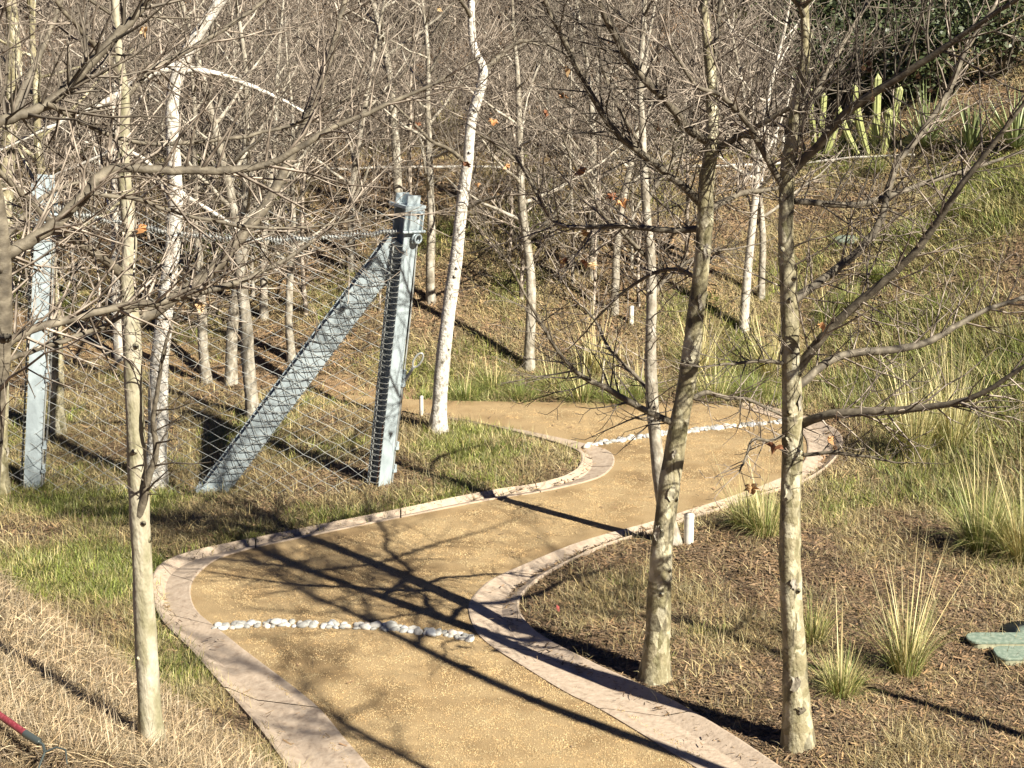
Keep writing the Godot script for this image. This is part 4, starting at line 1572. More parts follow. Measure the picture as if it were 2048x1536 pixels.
	hero("plane_tree", "near bare tree at the left edge sending long dark limbs across", [-2.745, 2.218, -8.2, 0.0760, -2.644, 3.043, -8.2, 0.0643, -2.548, 3.83, -8.2, 0.0556, -2.464, 4.46, -8.2, 0.0522, -2.402, 4.826, -8.2, 0.0493, -2.368, 5.161, -8.2, 0.0464, -2.366, 5.442, -8.2, 0.0437, -2.402, 5.765, -8.2, 0.0387, -2.435, 6.214, -8.2, 0.0314, -2.423, 6.651, -8.2, 0.0244], [
		[[-2.417, 5.255, -8.2, 0.0394, -2.312, 5.293, -8.25, 0.0314, -2.204, 5.359, -8.3, 0.0303, -2.094, 5.44, -8.35, 0.0293, -1.968, 5.574, -8.4, 0.0281, -1.881, 5.644, -8.45, 0.0235, -1.715, 5.63, -8.5, 0.0225, -1.487, 5.621, -8.55, 0.0214, -1.183, 5.64, -8.6, 0.0180, -0.921, 5.777, -8.65, 0.0144, -0.61, 5.915, -8.7, 0.0108, -0.322, 6.041, -8.75, 0.0072, -0.154, 6.144, -8.8, 0.0048], 0.5, 0.75],
		[[-2.418, 5.851, -8.2, 0.0295, -2.318, 5.894, -8.262, 0.0251, -2.194, 5.932, -8.325, 0.0242, -2.114, 5.983, -8.387, 0.0231, -2.007, 6.08, -8.45, 0.0232, -1.873, 6.224, -8.512, 0.0221, -1.762, 6.346, -8.575, 0.0199, -1.675, 6.458, -8.637, 0.0164, -1.562, 6.616, -8.7, 0.0094], 0.5, 0.7],
		[[-2.128, 5.962, -8.3, 0.0126, -2.03, 5.889, -8.4, 0.0116, -1.941, 5.815, -8.5, 0.0118, -1.776, 5.748, -8.6, 0.0107, -1.458, 5.742, -8.7, 0.0097, -1.131, 5.788, -8.8, 0.0085, -0.895, 5.881, -8.9, 0.0061, -0.753, 5.981, -9, 0.0050], 0.4, 0.8],
		[[-1.982, 5.547, -8.3, 0.0116, -1.795, 5.515, -8.4, 0.0106, -1.63, 5.439, -8.5, 0.0095, -1.458, 5.374, -8.6, 0.0097, -1.232, 5.32, -8.7, 0.0086, -0.949, 5.309, -8.8, 0.0062, -0.659, 5.347, -8.9, 0.0037], 0.4, 0.8],
		[[-2.377, 4.85, -8.2, 0.0234, -2.299, 4.884, -8.362, 0.0215, -2.121, 4.908, -8.525, 0.0206, -1.911, 4.93, -8.688, 0.0198, -1.744, 4.919, -8.85, 0.0189, -1.544, 4.941, -9.012, 0.0166, -1.361, 4.973, -9.175, 0.0143, -1.116, 5.088, -9.338, 0.0105, -0.89, 5.246, -9.5, 0.0080], 0.5, 0.8],
		[[-2.391, 4.778, -8.2, 0.0141, -2.292, 4.777, -8.4, 0.0132, -2.146, 4.798, -8.6, 0.0123, -1.99, 4.833, -8.8, 0.0113, -1.768, 4.996, -9, 0.0076, -1.67, 5.114, -9.2, 0.0052], 0.4, 0.7]],
		M.limb_bark, 102, 5, 2.2)
	twig_floor = 0.003
	hero("plane_tree", "white-barked bare tree standing just before the wire net", [-4.356, 0.003, -20.839, 0.1338, -4.271, 0.713, -20.839, 0.1206, -4.221, 1.46, -20.839, 0.1136, -4.089, 2.316, -20.839, 0.1006, -3.939, 3.332, -20.839, 0.0877, -3.92, 4.208, -20.839, 0.0809, -3.904, 4.667, -20.839, 0.0747, -3.787, 5.065, -20.839, 0.0801, -3.565, 5.431, -20.839, 0.0683, -3.251, 5.848, -20.839, 0.0566], [
		[[-3.792, 5.007, -20.85, 0.0458, -3.595, 4.997, -20.97, 0.0374, -3.328, 4.917, -21.09, 0.0348, -3.002, 4.773, -21.21, 0.0263, -2.73, 4.627, -21.33, 0.0206, -2.396, 4.426, -21.45, 0.0148], 0.7, 0.7],
		[[-3.812, 5.064, -20.85, 0.0487, -4.133, 4.958, -20.767, 0.0400, -4.469, 4.768, -20.683, 0.0371, -4.745, 4.607, -20.6, 0.0341, -5.133, 4.447, -20.517, 0.0256, -5.462, 4.304, -20.433, 0.0198, -5.79, 4.157, -20.35, 0.0141], 0.7, 0.7],
		[[-3.991, 3.507, -20.85, 0.0350, -4.229, 3.899, -20.975, 0.0263, -4.597, 4.057, -21.1, 0.0235, -5.107, 3.863, -21.225, 0.0177, -5.442, 3.727, -21.35, 0.0119], 0.6, 0.7],
		[[-3.916, 3.624, -20.85, 0.0350, -3.69, 3.404, -21.117, 0.0266, -3.445, 3.179, -21.383, 0.0210, -3.193, 2.887, -21.65, 0.0152], 0.6, 0.7]],
		M.bark_bright, 103, 8, 2.5, 3, M.bark_bright, 0.8)
	hero("plane_tree", "pale straight-trunked bare tree at the far bend of the path", [-0.992, 0.002, -23.157, 0.1039, -0.93, 0.861, -23.157, 0.0963, -0.83, 1.677, -23.157, 0.0922, -0.732, 2.346, -23.157, 0.0850, -0.642, 3.137, -23.157, 0.0778, -0.567, 3.656, -23.157, 0.0709, -0.519, 4.17, -23.157, 0.0673, -0.434, 4.456, -23.157, 0.0639, -0.369, 4.803, -23.157, 0.0604, -0.494, 5.117, -23.157, 0.0507, -0.516, 5.737, -23.157, 0.0409], [
		[[-0.383, 4.768, -23.2, 0.0446, -0.249, 4.887, -23.28, 0.0415, -0.122, 4.988, -23.36, 0.0352, 0.103, 5.146, -23.44, 0.0289, 0.425, 5.09, -23.52, 0.0193, 0.813, 5.211, -23.6, 0.0129], 0.7, 0.8],
		[[-0.569, 3.586, -23.2, 0.0291, -0.792, 3.806, -23, 0.0256, -1.037, 3.959, -22.8, 0.0221, -1.399, 4.359, -22.6, 0.0156], 0.7, 0.8],
		[[-0.527, 4.037, -23.2, 0.0257, -0.285, 3.887, -23.367, 0.0227, 0.039, 3.604, -23.533, 0.0196, 0.371, 3.25, -23.7, 0.0132], 0.7, 0.8],
		[[-0.637, 2.999, -23.2, 0.0260, -0.348, 3.162, -23, 0.0193, -0.026, 3.258, -22.8, 0.0159], 0.6, 0.8]],
		M.bark_bright, 104, 9, 2.6, 3, null, 0.55)
	hero("plane_tree", "leaning bare plane tree with mottled olive trunk just outside the kerb bend", [1.309, -0.005, -15.227, 0.1236, 1.326, 0.52, -15.227, 0.1135, 1.34, 1.148, -15.227, 0.1011, 1.385, 1.716, -15.227, 0.0958, 1.452, 2.273, -15.227, 0.0883, 1.539, 2.867, -15.227, 0.0809, 1.604, 3.537, -15.227, 0.0735, 1.646, 4.063, -15.227, 0.0686, 1.651, 4.494, -15.227, 0.0660, 1.689, 4.961, -15.227, 0.0570, 1.662, 5.463, -15.227, 0.0440, 1.603, 5.915, -15.227, 0.0353, 1.567, 6.32, -15.227, 0.0289], [
		[[1.668, 4.895, -15.25, 0.0423, 1.445, 5.063, -15.083, 0.0376, 1.28, 5.267, -14.917, 0.0329, 1.079, 5.466, -14.75, 0.0304, 0.862, 5.758, -14.583, 0.0259, 0.691, 6.08, -14.417, 0.0216, 0.563, 6.429, -14.25, 0.0135], 0.8, 0.85],
		[[1.605, 4.383, -15.25, 0.0384, 1.38, 4.589, -15.164, 0.0317, 1.115, 4.804, -15.079, 0.0294, 0.856, 5.024, -14.993, 0.0291, 0.641, 5.35, -14.907, 0.0267, 0.409, 5.801, -14.821, 0.0223, 0.244, 6.142, -14.736, 0.0180, 0.143, 6.417, -14.65, 0.0119], 0.8, 0.85],
		[[1.629, 4.159, -15.25, 0.0321, 1.407, 4.119, -15.35, 0.0280, 1.111, 4.132, -15.45, 0.0260, 0.856, 4.128, -15.55, 0.0218, 0.598, 4.097, -15.65, 0.0198, 0.358, 4.146, -15.75, 0.0177, 0.181, 4.442, -15.85, 0.0155, -0.062, 4.805, -15.95, 0.0111, -0.284, 5.036, -16.05, 0.0067], 0.7, 0.85],
		[[1.447, 2.405, -15.25, 0.0331, 1.206, 2.552, -15.133, 0.0284, 0.847, 2.788, -15.017, 0.0259, 0.539, 2.988, -14.9, 0.0192, 0.3, 3.332, -14.783, 0.0148, 0.066, 3.786, -14.667, 0.0104, -0.098, 4.104, -14.55, 0.0062], 0.6, 0.85],
		[[1.716, 4.704, -15.25, 0.0255, 1.733, 5.073, -15.35, 0.0255, 1.724, 5.442, -15.45, 0.0234, 1.742, 5.812, -15.55, 0.0212, 1.791, 6.222, -15.65, 0.0170], 0.8, 0.6],
		[[1.693, 4.319, -15.25, 0.0299, 1.845, 4.36, -15.475, 0.0260, 2.045, 4.399, -15.7, 0.0241, 2.341, 4.395, -15.925, 0.0178, 2.596, 4.442, -16.15, 0.0113], 0.6, 0.8],
		[[1.72, 4.832, -15.25, 0.0297, 1.865, 4.947, -15.075, 0.0272, 2.046, 5.084, -14.9, 0.0248, 2.301, 5.275, -14.725, 0.0183, 2.546, 5.485, -14.55, 0.0120], 0.7, 0.8],
		[[1.547, 2.634, -15.25, 0.0264, 1.708, 2.668, -15.375, 0.0221, 1.902, 2.588, -15.5, 0.0201, 2.143, 2.53, -15.625, 0.0158, 2.485, 2.33, -15.75, 0.0114], 0.5, 0.7],
		[[1.624, 3.709, -15.25, 0.0216, 1.465, 3.762, -15.425, 0.0174, 1.262, 3.704, -15.6, 0.0154, 0.967, 3.464, -15.775, 0.0134, 0.754, 3.194, -15.95, 0.0091], 0.6, 0.8]],
		M.bark_plates, 105, 9, 3.0, 3, null, 0.55)
	hero("plane_tree", "slim pale bare tree rising directly behind the leaning plane tree", [1.776, 0.002, -18.789, 0.0885, 1.715, 0.282, -18.789, 0.0827, 1.622, 0.745, -18.789, 0.0767, 1.563, 1.203, -18.789, 0.0708, 1.516, 1.655, -18.789, 0.0677, 1.489, 2.213, -18.789, 0.0618, 1.489, 2.762, -18.789, 0.0560, 1.462, 3.304, -18.789, 0.0530, 1.404, 3.837, -18.789, 0.0447, 1.353, 4.623, -18.789, 0.0364, 1.327, 5.138, -18.789, 0.0310, 1.359, 5.947, -18.789, 0.0230], [
		[[1.52, 1.694, -18.85, 0.0271, 1.346, 1.867, -19.05, 0.0219, 1.079, 2.099, -19.25, 0.0193, 0.92, 2.392, -19.45, 0.0138, 0.703, 2.575, -19.65, 0.0112], 0.6, 0.85],
		[[1.493, 2.749, -18.85, 0.0268, 1.65, 2.926, -19.05, 0.0216, 1.935, 3.106, -19.25, 0.0190, 2.281, 3.179, -19.45, 0.0137], 0.6, 0.85],
		[[1.469, 3.184, -18.85, 0.0239, 1.189, 3.481, -18.7, 0.0210, 0.915, 3.771, -18.55, 0.0156, 0.646, 4.261, -18.4, 0.0128, 0.485, 4.637, -18.25, 0.0076], 0.7, 0.85],
		[[1.415, 3.774, -18.85, 0.0238, 1.627, 4.112, -19.083, 0.0213, 1.909, 4.347, -19.317, 0.0161, 2.199, 4.479, -19.55, 0.0108], 0.7, 0.85],
		[[1.372, 4.355, -18.85, 0.0210, 1.115, 4.79, -18.683, 0.0181, 0.894, 5.314, -18.517, 0.0152, 0.78, 5.821, -18.35, 0.0100], 0.7, 0.85]],
		M.bark_pale, 106, 8, 2.6)
	hero("plane_tree", "upright bare plane tree with peeling cream bark, furthest right of the near trunks", [2.41, -0.005, -13.84, 0.1135, 2.369, 0.47, -13.84, 0.1085, 2.335, 0.919, -13.84, 0.0993, 2.29, 1.405, -13.84, 0.0882, 2.26, 1.969, -13.84, 0.0874, 2.254, 2.606, -13.84, 0.0844, 2.221, 3.229, -13.84, 0.0775, 2.177, 3.839, -13.84, 0.0668, 2.135, 4.317, -13.84, 0.0604, 2.127, 4.825, -13.84, 0.0598, 2.169, 5.21, -13.84, 0.0556, 2.196, 5.476, -13.84, 0.0477, 2.226, 5.777, -13.84, 0.0379, 2.188, 6.222, -13.84, 0.0301], [
		[[2.228, 3.835, -13.86, 0.0394, 2.437, 3.964, -13.973, 0.0336, 2.764, 4.191, -14.085, 0.0318, 2.951, 4.453, -14.197, 0.0299, 3.053, 4.816, -14.31, 0.0279, 3.263, 5.061, -14.422, 0.0260, 3.489, 5.387, -14.535, 0.0240, 3.654, 5.734, -14.647, 0.0201, 3.881, 6.062, -14.76, 0.0161], 0.7, 0.75],
		[[2.275, 3.265, -13.86, 0.0437, 2.456, 3.587, -13.746, 0.0353, 2.695, 3.876, -13.631, 0.0348, 2.928, 4.124, -13.517, 0.0325, 3.116, 4.404, -13.403, 0.0283, 3.293, 4.757, -13.289, 0.0242, 3.515, 5.143, -13.174, 0.0201, 3.73, 5.518, -13.06, 0.0144], 0.7, 0.75],
		[[2.288, 3.142, -13.86, 0.0359, 2.63, 3.345, -14, 0.0301, 3.058, 3.36, -14.14, 0.0324, 3.411, 3.401, -14.28, 0.0286, 3.8, 3.587, -14.42, 0.0226, 4.28, 3.724, -14.56, 0.0165], 0.6, 0.8],
		[[2.325, 2.818, -13.86, 0.0401, 2.509, 2.959, -13.66, 0.0355, 2.898, 3.04, -13.46, 0.0350, 3.236, 3.136, -13.26, 0.0268, 3.52, 3.286, -13.06, 0.0207, 3.818, 3.581, -12.86, 0.0147], 0.6, 0.75],
		[[2.196, 4.62, -13.86, 0.0272, 2.63, 4.549, -14.1, 0.0257, 2.993, 4.571, -14.34, 0.0241, 3.362, 4.656, -14.58, 0.0204, 3.823, 4.744, -14.82, 0.0165, 4.293, 4.857, -15.06, 0.0105], 0.7, 0.8],
		[[2.164, 4.842, -13.86, 0.0386, 2.372, 5.137, -13.66, 0.0341, 2.513, 5.374, -13.46, 0.0335, 2.794, 5.606, -13.26, 0.0274, 3.062, 5.837, -13.06, 0.0233, 3.319, 6.06, -12.86, 0.0193, 3.563, 6.275, -12.66, 0.0155], 0.8, 0.75],
		[[2.131, 4.686, -13.86, 0.0271, 1.933, 4.993, -13.74, 0.0248, 1.756, 5.274, -13.62, 0.0226, 1.548, 5.473, -13.5, 0.0186, 1.348, 5.558, -13.38, 0.0147, 1.147, 5.858, -13.26, 0.0091], 0.7, 0.8],
		[[2.232, 2.747, -13.86, 0.0181, 2.051, 2.721, -13.71, 0.0139, 1.891, 2.775, -13.56, 0.0118, 1.817, 2.657, -13.41, 0.0097, 1.754, 2.603, -13.26, 0.0058], 0.3, 0.6],
		[[2.201, 3.315, -13.86, 0.0179, 1.985, 3.381, -13.693, 0.0157, 1.768, 3.408, -13.527, 0.0116, 1.593, 3.434, -13.36, 0.0096], 0.4, 0.8],
		[[2.21, 5.208, -13.86, 0.0230, 2.431, 5.563, -14.127, 0.0214, 2.622, 5.811, -14.393, 0.0197, 2.855, 6.106, -14.66, 0.0160], 0.7, 0.8],
		[[2.304, 2.558, -13.86, 0.0181, 2.536, 2.62, -13.727, 0.0140, 2.749, 2.633, -13.593, 0.0119, 2.999, 2.621, -13.46, 0.0078], 0.3, 0.5]],
		M.bark_plates, 107, 9, 3.0, 3, null, 0.5)
	hero("plane_tree", "pale mottled trunk behind the left-hand net post, mostly cut by the edge", [-6.209, 0.002, -20.59, 0.1324, -6.123, 0.848, -20.59, 0.1191, -6.032, 1.768, -20.59, 0.1060, -5.909, 2.964, -20.59, 0.0958, -5.791, 3.953, -20.59, 0.0889, -5.681, 4.693, -20.59, 0.0795, -5.61, 5.364, -20.59, 0.0732, -5.627, 5.915, -20.59, 0.0615], [
		[[-5.513, 4.601, -19.9, 0.0440, -5.344, 5.013, -20.167, 0.0388, -5.157, 5.486, -20.433, 0.0307, -5.027, 5.91, -20.7, 0.0225], 0.7, 0.7],
		[[-5.703, 3.208, -19.9, 0.0336, -5.449, 3.502, -20.167, 0.0283, -5.219, 3.689, -20.433, 0.0228, -4.875, 3.764, -20.7, 0.0144], 0.6, 0.7]],
		M.bark_plates, 108, 7, 2.4)
	# trees beside the frame whose shadows cross the path
	hero("plane_tree", "bare plane tree outside the view whose shadow crosses the near path", [4.9, 0, -10.4, 0.10, 4.95, 2.5, -10.4, 0.085, 4.80, 5.0, -10.3, 0.065, 4.98, 7.2, -10.45, 0.045], [], M.bark_plates, 109, 16, 3.2, 2, null, 0.97)
	hero("plane_tree", "bare plane tree outside the view nearest the deck", [4.6, 0, -8.2, 0.07, 4.7, 2.5, -8.2, 0.06, 4.6, 5.0, -8.25, 0.045, 4.75, 6.8, -8.3, 0.03], [], M.bark_plates, 111, 18, 3.4, 2, null, 0.97)
	hero("plane_tree", "bare plane tree outside the view behind the near right bank", [7.0, 0, -11.3, 0.085, 7.08, 2.0, -11.3, 0.07, 6.95, 4.0, -11.4, 0.055, 7.1, 6.0, -11.3, 0.04], [], M.bark_plates, 110, 10, 2.6, 2, null, 0.97)
	print("heroes")

	var rng := RandomNumberGenerator.new()
	rng.seed = 5
	# dead leaves and seed balls
	for t in [Vector3(-0.507, 3.472, -23), Vector3(-1.16, 4.048, -23), Vector3(-1.019, 2.59, -23.2), Vector3(-0.94, 2.617, -23.2), Vector3(-0.25, 4.388, -23.2), Vector3(-0.665, 3.71, -23), Vector3(0.587, 4.647, -15.5), Vector3(0.553, 4.039, -15.6), Vector3(0.422, 3.906, -15.6), Vector3(0.823, 2.857, -18.6), Vector3(0.339, 4.851, -18.6), Vector3(0.439, 5.257, -18.6), Vector3(2.35, 3.673, -13.6), Vector3(1.743, 2.488, -13.4), Vector3(2.082, 2.823, -13.4), Vector3(-2.402, 3.889, -13), Vector3(-2.856, 4.598, -12.8), Vector3(-2.427, 6.039, -13.2), Vector3(0.925, 3.941, -18.8), Vector3(1.127, 3.71, -18.6), Vector3(0.599, 3.816, -15.6), Vector3(-0.09, 3.678, -23), Vector3(2.449, 2.933, -13.3), Vector3(0.465, 4.039, -15.6), Vector3(-1.122, 5.53, -23), Vector3(0.189, 4.912, -19)]:
		hang_leaf(t, [0, 0, 1, 2][rng.randi() % 4], rng, rng.randf_range(0.45, 0.85))
	for t in [Vector3(2.491, 5.729, -13), Vector3(2.63, 5.666, -13), Vector3(2.739, 5.63, -13), Vector3(3.005, 5.584, -13.3), Vector3(2.78, 5.542, -13), Vector3(3.029, 5.493, -13.3), Vector3(2.488, 2.871, -13.4), Vector3(1.05, 4.94, -15.4), Vector3(0.924, 4.812, -15.4), Vector3(1.162, 5.007, -15.2)]:
		hang_seed(t, rng)

	# ---- bare trees behind
	twig_floor = 0.0042
	var protos := []
	for k in 6:
		protos.append(bare_tree(300 + k, [M.bark_pale, M.bark_pale, M.bark_pale, M.bark_plates, M.bark_pale, M.bark_white][k], [6.6, 7.2, 6.0, 7.0, 5.4, 6.4][k], [.085, .10, .075, .095, .06, .085][k], [15, 16, 15, 16, 15, 15][k], [.36, .34, .30, .36, .22, .32][k]))
	var marked := [
		[Vector3(-6.03, 0.004, -22.971), 3, 1.05, 0.4, "mottled trunk standing behind the net beside the left net post"],
		[Vector3(-4.518, 0.018, -25.727), 0, 0.95, 1.2, "left of three pale trunks beyond the net"],
		[Vector3(-4.146, 0.02, -25.665), 1, 0.95, 2.0, "middle of three pale trunks beyond the net, slightly leaning"],
		[Vector3(-3.568, 0.005, -23.84), 0, 1.15, 0.2, "nearest of three pale trunks beyond the net"],
		[Vector3(-3.312, 0.21, -26.214), 2, 0.85, 3.0, "slim trunk behind the slanting brace"],
		[Vector3(-1.265, 0.84, -27.499), 2, 1.0, 4.0, "thin pale trunk on the bank to the right of the net post"],
		[Vector3(0.252, 0.202, -25.798), 2, 1.1, 5.1, "thin trunk casting a forked shadow on the far bank"],
		[Vector3(1.578, 0.719, -27.177), 4, 1.1, 0.7, "slim trunk above the tall bunch grass on the far bank"],
		[Vector3(3.542, 0.566, -26.763), 5, 0.9, 1.7, "slim white trunk between the two near plane trees"],
		[Vector3(3.895, 0.864, -27.546), 4, 1.0, 2.9, "thin white trunk close left of the peeling plane tree"],
		[Vector3(-1.881, 1.644, -29.618), 0, 1.0, 5.5, "pale trunk on the hill directly behind the post head"],
		[Vector3(-2.572, 1.125, -28.423), 4, 1.1, 0.1, "thin trunk on the slope above the slanting brace"],
		[Vector3(-3.866, 0.579, -27.368), 4, 1.1, 1.1, "thin trunk on the slope behind the leaning limb"],
		[Vector3(1.281, 1.068, -28.098), 4, 1.2, 2.2, "thin trunk on the bank left of the slim pale tree"],
		[Vector3(-6.002, 0.107, -26.722), 5, 0.95, 2.5, "white trunk behind the near smooth trunk at left"]]
	var used := {}
	for e in marked:
		var pr: Node3D = protos[e[1]]
		var o: Node3D = pr
		if used.has(e[1]):
			o = pr.duplicate()
			o.name = numbered("background_tree")
			add_child(o)
		used[e[1]] = true
		o.position = e[0]
		o.rotation.y = e[3]
		o.scale = Vector3.ONE * e[2]
		o.set_meta("label", e[4])
		o.set_meta("group", "marked bare trees behind the path")
	var spots := []
	var tries := 0
	while spots.size() < 120 and tries < 4000:
		tries += 1
		var z := rng.randf_range(29.5, 45.0)
		var half := 0.31 * (z * 0.966 + 1.0)
		var x := rng.randf_range(-half, half)
		if x > 0.155 * z and z < 36.0:
			continue
		var ok := true
		for s in spots:
			if (s as Vector2).distance_to(Vector2(x, z)) < 0.8:
				ok = false
				break
		if ok:
			spots.append(Vector2(x, z))
	tries = 0
	var n0 := spots.size()
	while spots.size() < n0 + 34 and tries < 4000:
		tries += 1
		var z := rng.randf_range(27.0, 32.5)
		var x := rng.randf_range(-0.31 * z, 0.10 * z)
		if track_amount(x, z) > 0.2 or absf(x + 1.0) < 0.6:
			continue
		var ok := true
		for s in spots:
			if (s as Vector2).distance_to(Vector2(x, z)) < 0.8:
				ok = false
				break
		if ok:
			spots.append(Vector2(x, z))
	var thin := []
	for k in 5:
		thin.append(bare_tree(340 + k, [M.bark_pale, M.twig, M.limb_bark, M.twig, M.twig][k], [4.6, 5.2, 4.0, 5.6, 4.8][k], [.03, .034, .026, .04, .03][k], 26, 0.06))
	var q := 0
	for s in spots:
		var src: Node3D = thin[q % 5]
		var o: Node3D = src
		if used.has(src):
			o = src.duplicate()
			o.name = numbered("background_tree")
			add_child(o)
		used[src] = true
		q += 1
		o.position = gp(s.x, s.y)
		o.rotation.y = rng.randf() * TAU
		o.scale = Vector3.ONE * rng.randf_range(0.62, 1.05)
		o.set_meta("label", "thin bare tree in the twiggy thicket on the far hill")
		o.set_meta("group", "bare trees of the hill thicket")
	print("background trees")

	# understorey of bare stems on the hill
	var sb := Buf.new()
	nodes_out = PackedVector3Array()
	for k in 26:
		var a := rng.randf() * TAU
		var d := Vector3(cos(a) * rng.randf_range(.1, .9), 1, sin(a) * rng.randf_range(.1, .9)).normalized()
		grow(sb, Vector3(cos(a), -0.1, sin(a)) * rng.randf_range(0, .25), d, rng.randf_range(0.7, 1.7), 0.009, 1, 3, rng, 0.6)
	var bx := []
	var bc := []
	for i in 620:
		var z := rng.randf_range(32.5, 52.0)
		var half := 0.31 * (z * 0.966 + 1.0)
		var x := rng.randf_range(-half, half)
		if x > 0.15 * z and z < 36.0:
			continue
		var sc := rng.randf_range(0.6, 1.3)
		bx.append(Transform3D(Basis(Vector3.UP, rng.randf() * TAU).scaled(Vector3(sc, sc, sc)), gp(x, z)))
		bc.append(Color.WHITE)
	scatter("undergrowth", "tangle of thin leafless stems between the trees of the far hill", "undergrowth", sb.mesh(M.twig), bx, bc)

	barrier()
	print("barrier")

	# ---- clumps of bunch grass: place, height, width, blades, stalks, greenness
	var cl := [
		[Vector3(-0.676, 0.018, -24.983), 0.4, 0.62, 300, 2, 0.95, "rounded green grass clump at the far path edge next to the pale trunk"],
		[Vector3(0.115, 0.017, -24.941), 0.42, 0.64, 320, 0, 1.1, "dark green grass clump at the far path edge"],
		[Vector3(-0.284, 0.064, -25.368), 0.4, 0.58, 240, 4, 0.8, "pale grass clump between two greener ones at the far edge"],
		[Vector3(0.627, 0.064, -25.368), 0.5, 0.62, 280, 10, 0.7, "grass clump with pale stalks beside the thin far trunk"],
		[Vector3(1.01, 0.015, -24.858), 0.52, 0.64, 300, 10, 0.8, "tall yellowish grass clump left of the thin pale stake"],
		[Vector3(1.504, 0.012, -24.733), 0.5, 0.62, 300, 6, 0.95, "grass clump right of the thin pale stake"],
		[Vector3(1.878, 0.019, -24.983), 0.5, 0.62, 280, 8, 0.85, "grass clump close behind the slim pale tree"],
		[Vector3(1.264, 0.194, -25.773), .65, .55, 260, 40, .35, "straw-topped grass clump on the far bank, second row"],
		[Vector3(2.916, 0.019, -24.941), 0.52, 0.62, 280, 12, 0.6, "straw-coloured grass clump seen between the two plane trees"],
		[Vector3(3.425, 0.021, -24.983), 0.48, 0.58, 300, 2, 1.05, "green grass clump at the bend left of the peeling trunk"],
		[Vector3(2.743, 0.195, -25.773), .65, .55, 240, 36, .25, "pale tall grass clump right of the leaning trunk, second row"],
		[Vector3(3.807, 0.174, -25.705), .65, .55, 240, 36, .25, "pale tall grass clump against the peeling trunk, second row"],
		[Vector3(5.109, 0.035, -21.799), 0.95, .50, 320, 60, .45, "tallest grass clump with many pale upright stalks on the bank"],
		[Vector3(5.58, 0.162, -21.813), 0.90, .46, 260, 50, .35, "pale stalky grass clump on the bank behind the tallest one"],
		[Vector3(5.134, 0.013, -18.501), 0.85, .48, 360, 20, .85, "dark green grass clump below the right bank, brown at its foot"],
		[Vector3(5.512, 0.035, -18.198), 0.90, .55, 340, 40, .3, "arching straw-coloured grass clump cut by the right edge"],
		[Vector3(3.634, 0.002, -15.352), 0.75, .34, 200, 34, .6, "slender grass clump with long loose stalks in the mulch"],
		[Vector3(2.946, 0.002, -14.856), 0.50, .32, 240, 4, .6, "low bushy grass clump close beside the peeling trunk"],
		[Vector3(2.875, 0.002, -15.993), 0.50, .28, 180, 8, .55, "grass clump half hidden behind the peeling trunk"],
		[Vector3(2.828, 0.004, -18.997), 0.65, .40, 260, 8, .6, "grass clump outside the kerb left of the peeling trunk"],
		[Vector3(2.633, 0.004, -19.223), 0.55, .34, 200, 6, .45, "smaller dry grass clump outside the kerb near the white post"],
		[Vector3(1.425, 0.002, -15.518), .20, .22, 120, 0, .15, "low dead tuft at the foot of the leaning trunk"],
		[Vector3(-1.273, 0.018, -24.983), .20, .16, 120, 0, .95, "little bright green tuft by the slim white stake"],
		[Vector3(5.201, 0.891, -27.076), .50, .50, 260, 4, .95, "dark green grass clump on the right slope above the straw clumps"],
		[Vector3(5.743, 1.214, -27.372), .50, .50, 260, 4, .95, "dark green grass clump half way up the right slope"],
		[Vector3(4.869, 0.695, -26.88), .45, .45, 240, 4, .9, "green grass clump just right of the peeling trunk on the slope"],
		[Vector3(6.367, 1.724, -28.065), .50, .50, 240, 2, .95, "green grass clump high on the right slope near the boulder"],
		[Vector3(7.098, 2.084, -28.246), .50, .50, 240, 2, .9, "green grass clump below the middle spiky plant"],
		[Vector3(-1.163, 2.802, -33.859), .50, .50, 240, 16, .3, "straw grass clump high on the hill left of the pale trunk"],
		[Vector3(0.337, 2.743, -33.741), .50, .50, 240, 16, .3, "straw grass clump high on the hill right of the pale trunk"],
		[Vector3(6.199, 2.472, -30.213), .38, .34, 200, 0, .95, "green strappy clump on the hill edge by the white pipe"],
		[Vector3(-4.155, 0.004, -20.32), .22, .20, 120, 0, .95, "bright green tuft at the foot of the white-barked tree"]]
	var k := 0
	for e in cl:
		k += 1
		var p: Vector3 = e[0]
		clump("bunch_grass", e[6], gp(p.x, -p.z), e[1], e[2], e[3], e[4], e[5], 500 + k)

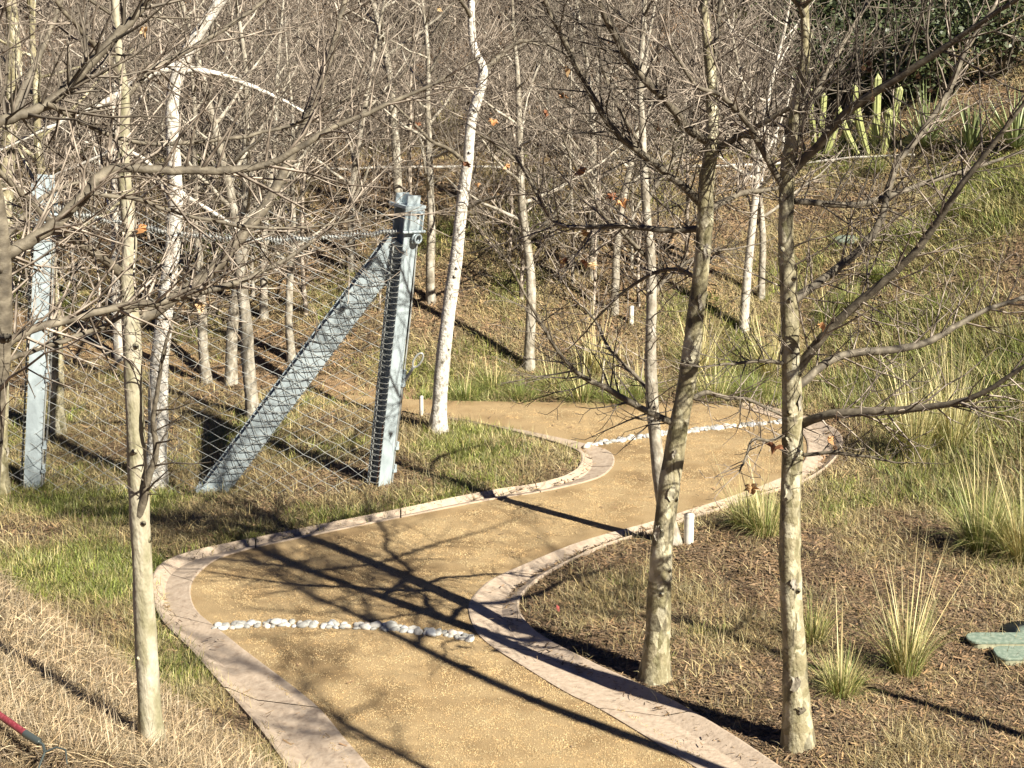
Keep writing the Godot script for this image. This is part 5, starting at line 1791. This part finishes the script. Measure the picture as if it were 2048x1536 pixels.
	# ---- bed on the hill
	cactus(Vector3(5.39, 2.633, -31.477), "candelabra of slim yellow-green cactus columns beside the peeling trunk", [[Vector3(-.25, 0, 0), Vector3(-.35, 1, 0), .75, .055], [Vector3(-.1, 0, .05), Vector3(-.1, 1, .05), 1.15, .055], [Vector3(0, 0, -.05), Vector3(.05, 1, -.1), 1.05, .06], [Vector3(.1, 0, .05), Vector3(.25, 1, 0), .85, .06], [Vector3(.2, 0, 0), Vector3(.6, 1, .1), .70, .06], [Vector3(.3, 0, .06), Vector3(.9, 1, .1), .65, .065]])
	cactus(Vector3(6.237, 2.715, -30.813), "largest yellow-green columnar cactus with upright and bent arms", [[Vector3(-.3, 0, 0), Vector3(-.5, 1, 0), .85, .06], [Vector3(-.15, 0, .05), Vector3(-.25, 1, .05), 1.25, .065], [Vector3(0, 0, -.05), Vector3(.0, 1, -.1), 1.35, .075], [Vector3(.12, 0, .05), Vector3(.18, 1, 0), 1.2, .07], [Vector3(.1, 0, .12), Vector3(.05, 1, .1), .8, .075], [Vector3(.2, 0, .08), Vector3(1.0, .6, .1), .7, .075]])
	yucca(Vector3(6.971, 2.839, -30.371), "spiky rosette plant next to the largest cactus", 1.15, 601)
	yucca(Vector3(7.588, 2.868, -29.798), "dense spiky rosette plant, middle one of the hill bed", 1.05, 602)
	yucca(Vector3(8.216, 2.964, -29.391), "spiky rosette plant cut by the right edge of the hill bed", 1.15, 603)
	var ev := [[Vector3(6.16, 3.206, -33.493), "dark evergreen shrub behind the first cactus"], [Vector3(7.009, 3.381, -33.166), "dark evergreen shrub directly behind the tallest cactus"], [Vector3(7.728, 3.59, -32.001), "dark evergreen shrub behind the spiky plants"], [Vector3(8.638, 3.948, -31.869), "dark evergreen shrub at the top right corner"], [Vector3(6.886, 4.326, -35.155), "dark evergreen shrub high on the hill above the cactus"], [Vector3(7.933, 4.535, -34.737), "dark evergreen shrub near the top edge above the spiky plants"], [Vector3(8.83, 4.828, -34.607), "highest dark evergreen shrub near the right corner"], [Vector3(5.745, 3.851, -35.112), "dark evergreen shrub behind the peeling trunk's top"]]
	for e in ev:
		k += 1
		evergreen(e[0], e[1], Vector3(1.0, 0.8, 0.9), 700 + k, 2600)
	small_things()
	ground_cover()
	print("done")
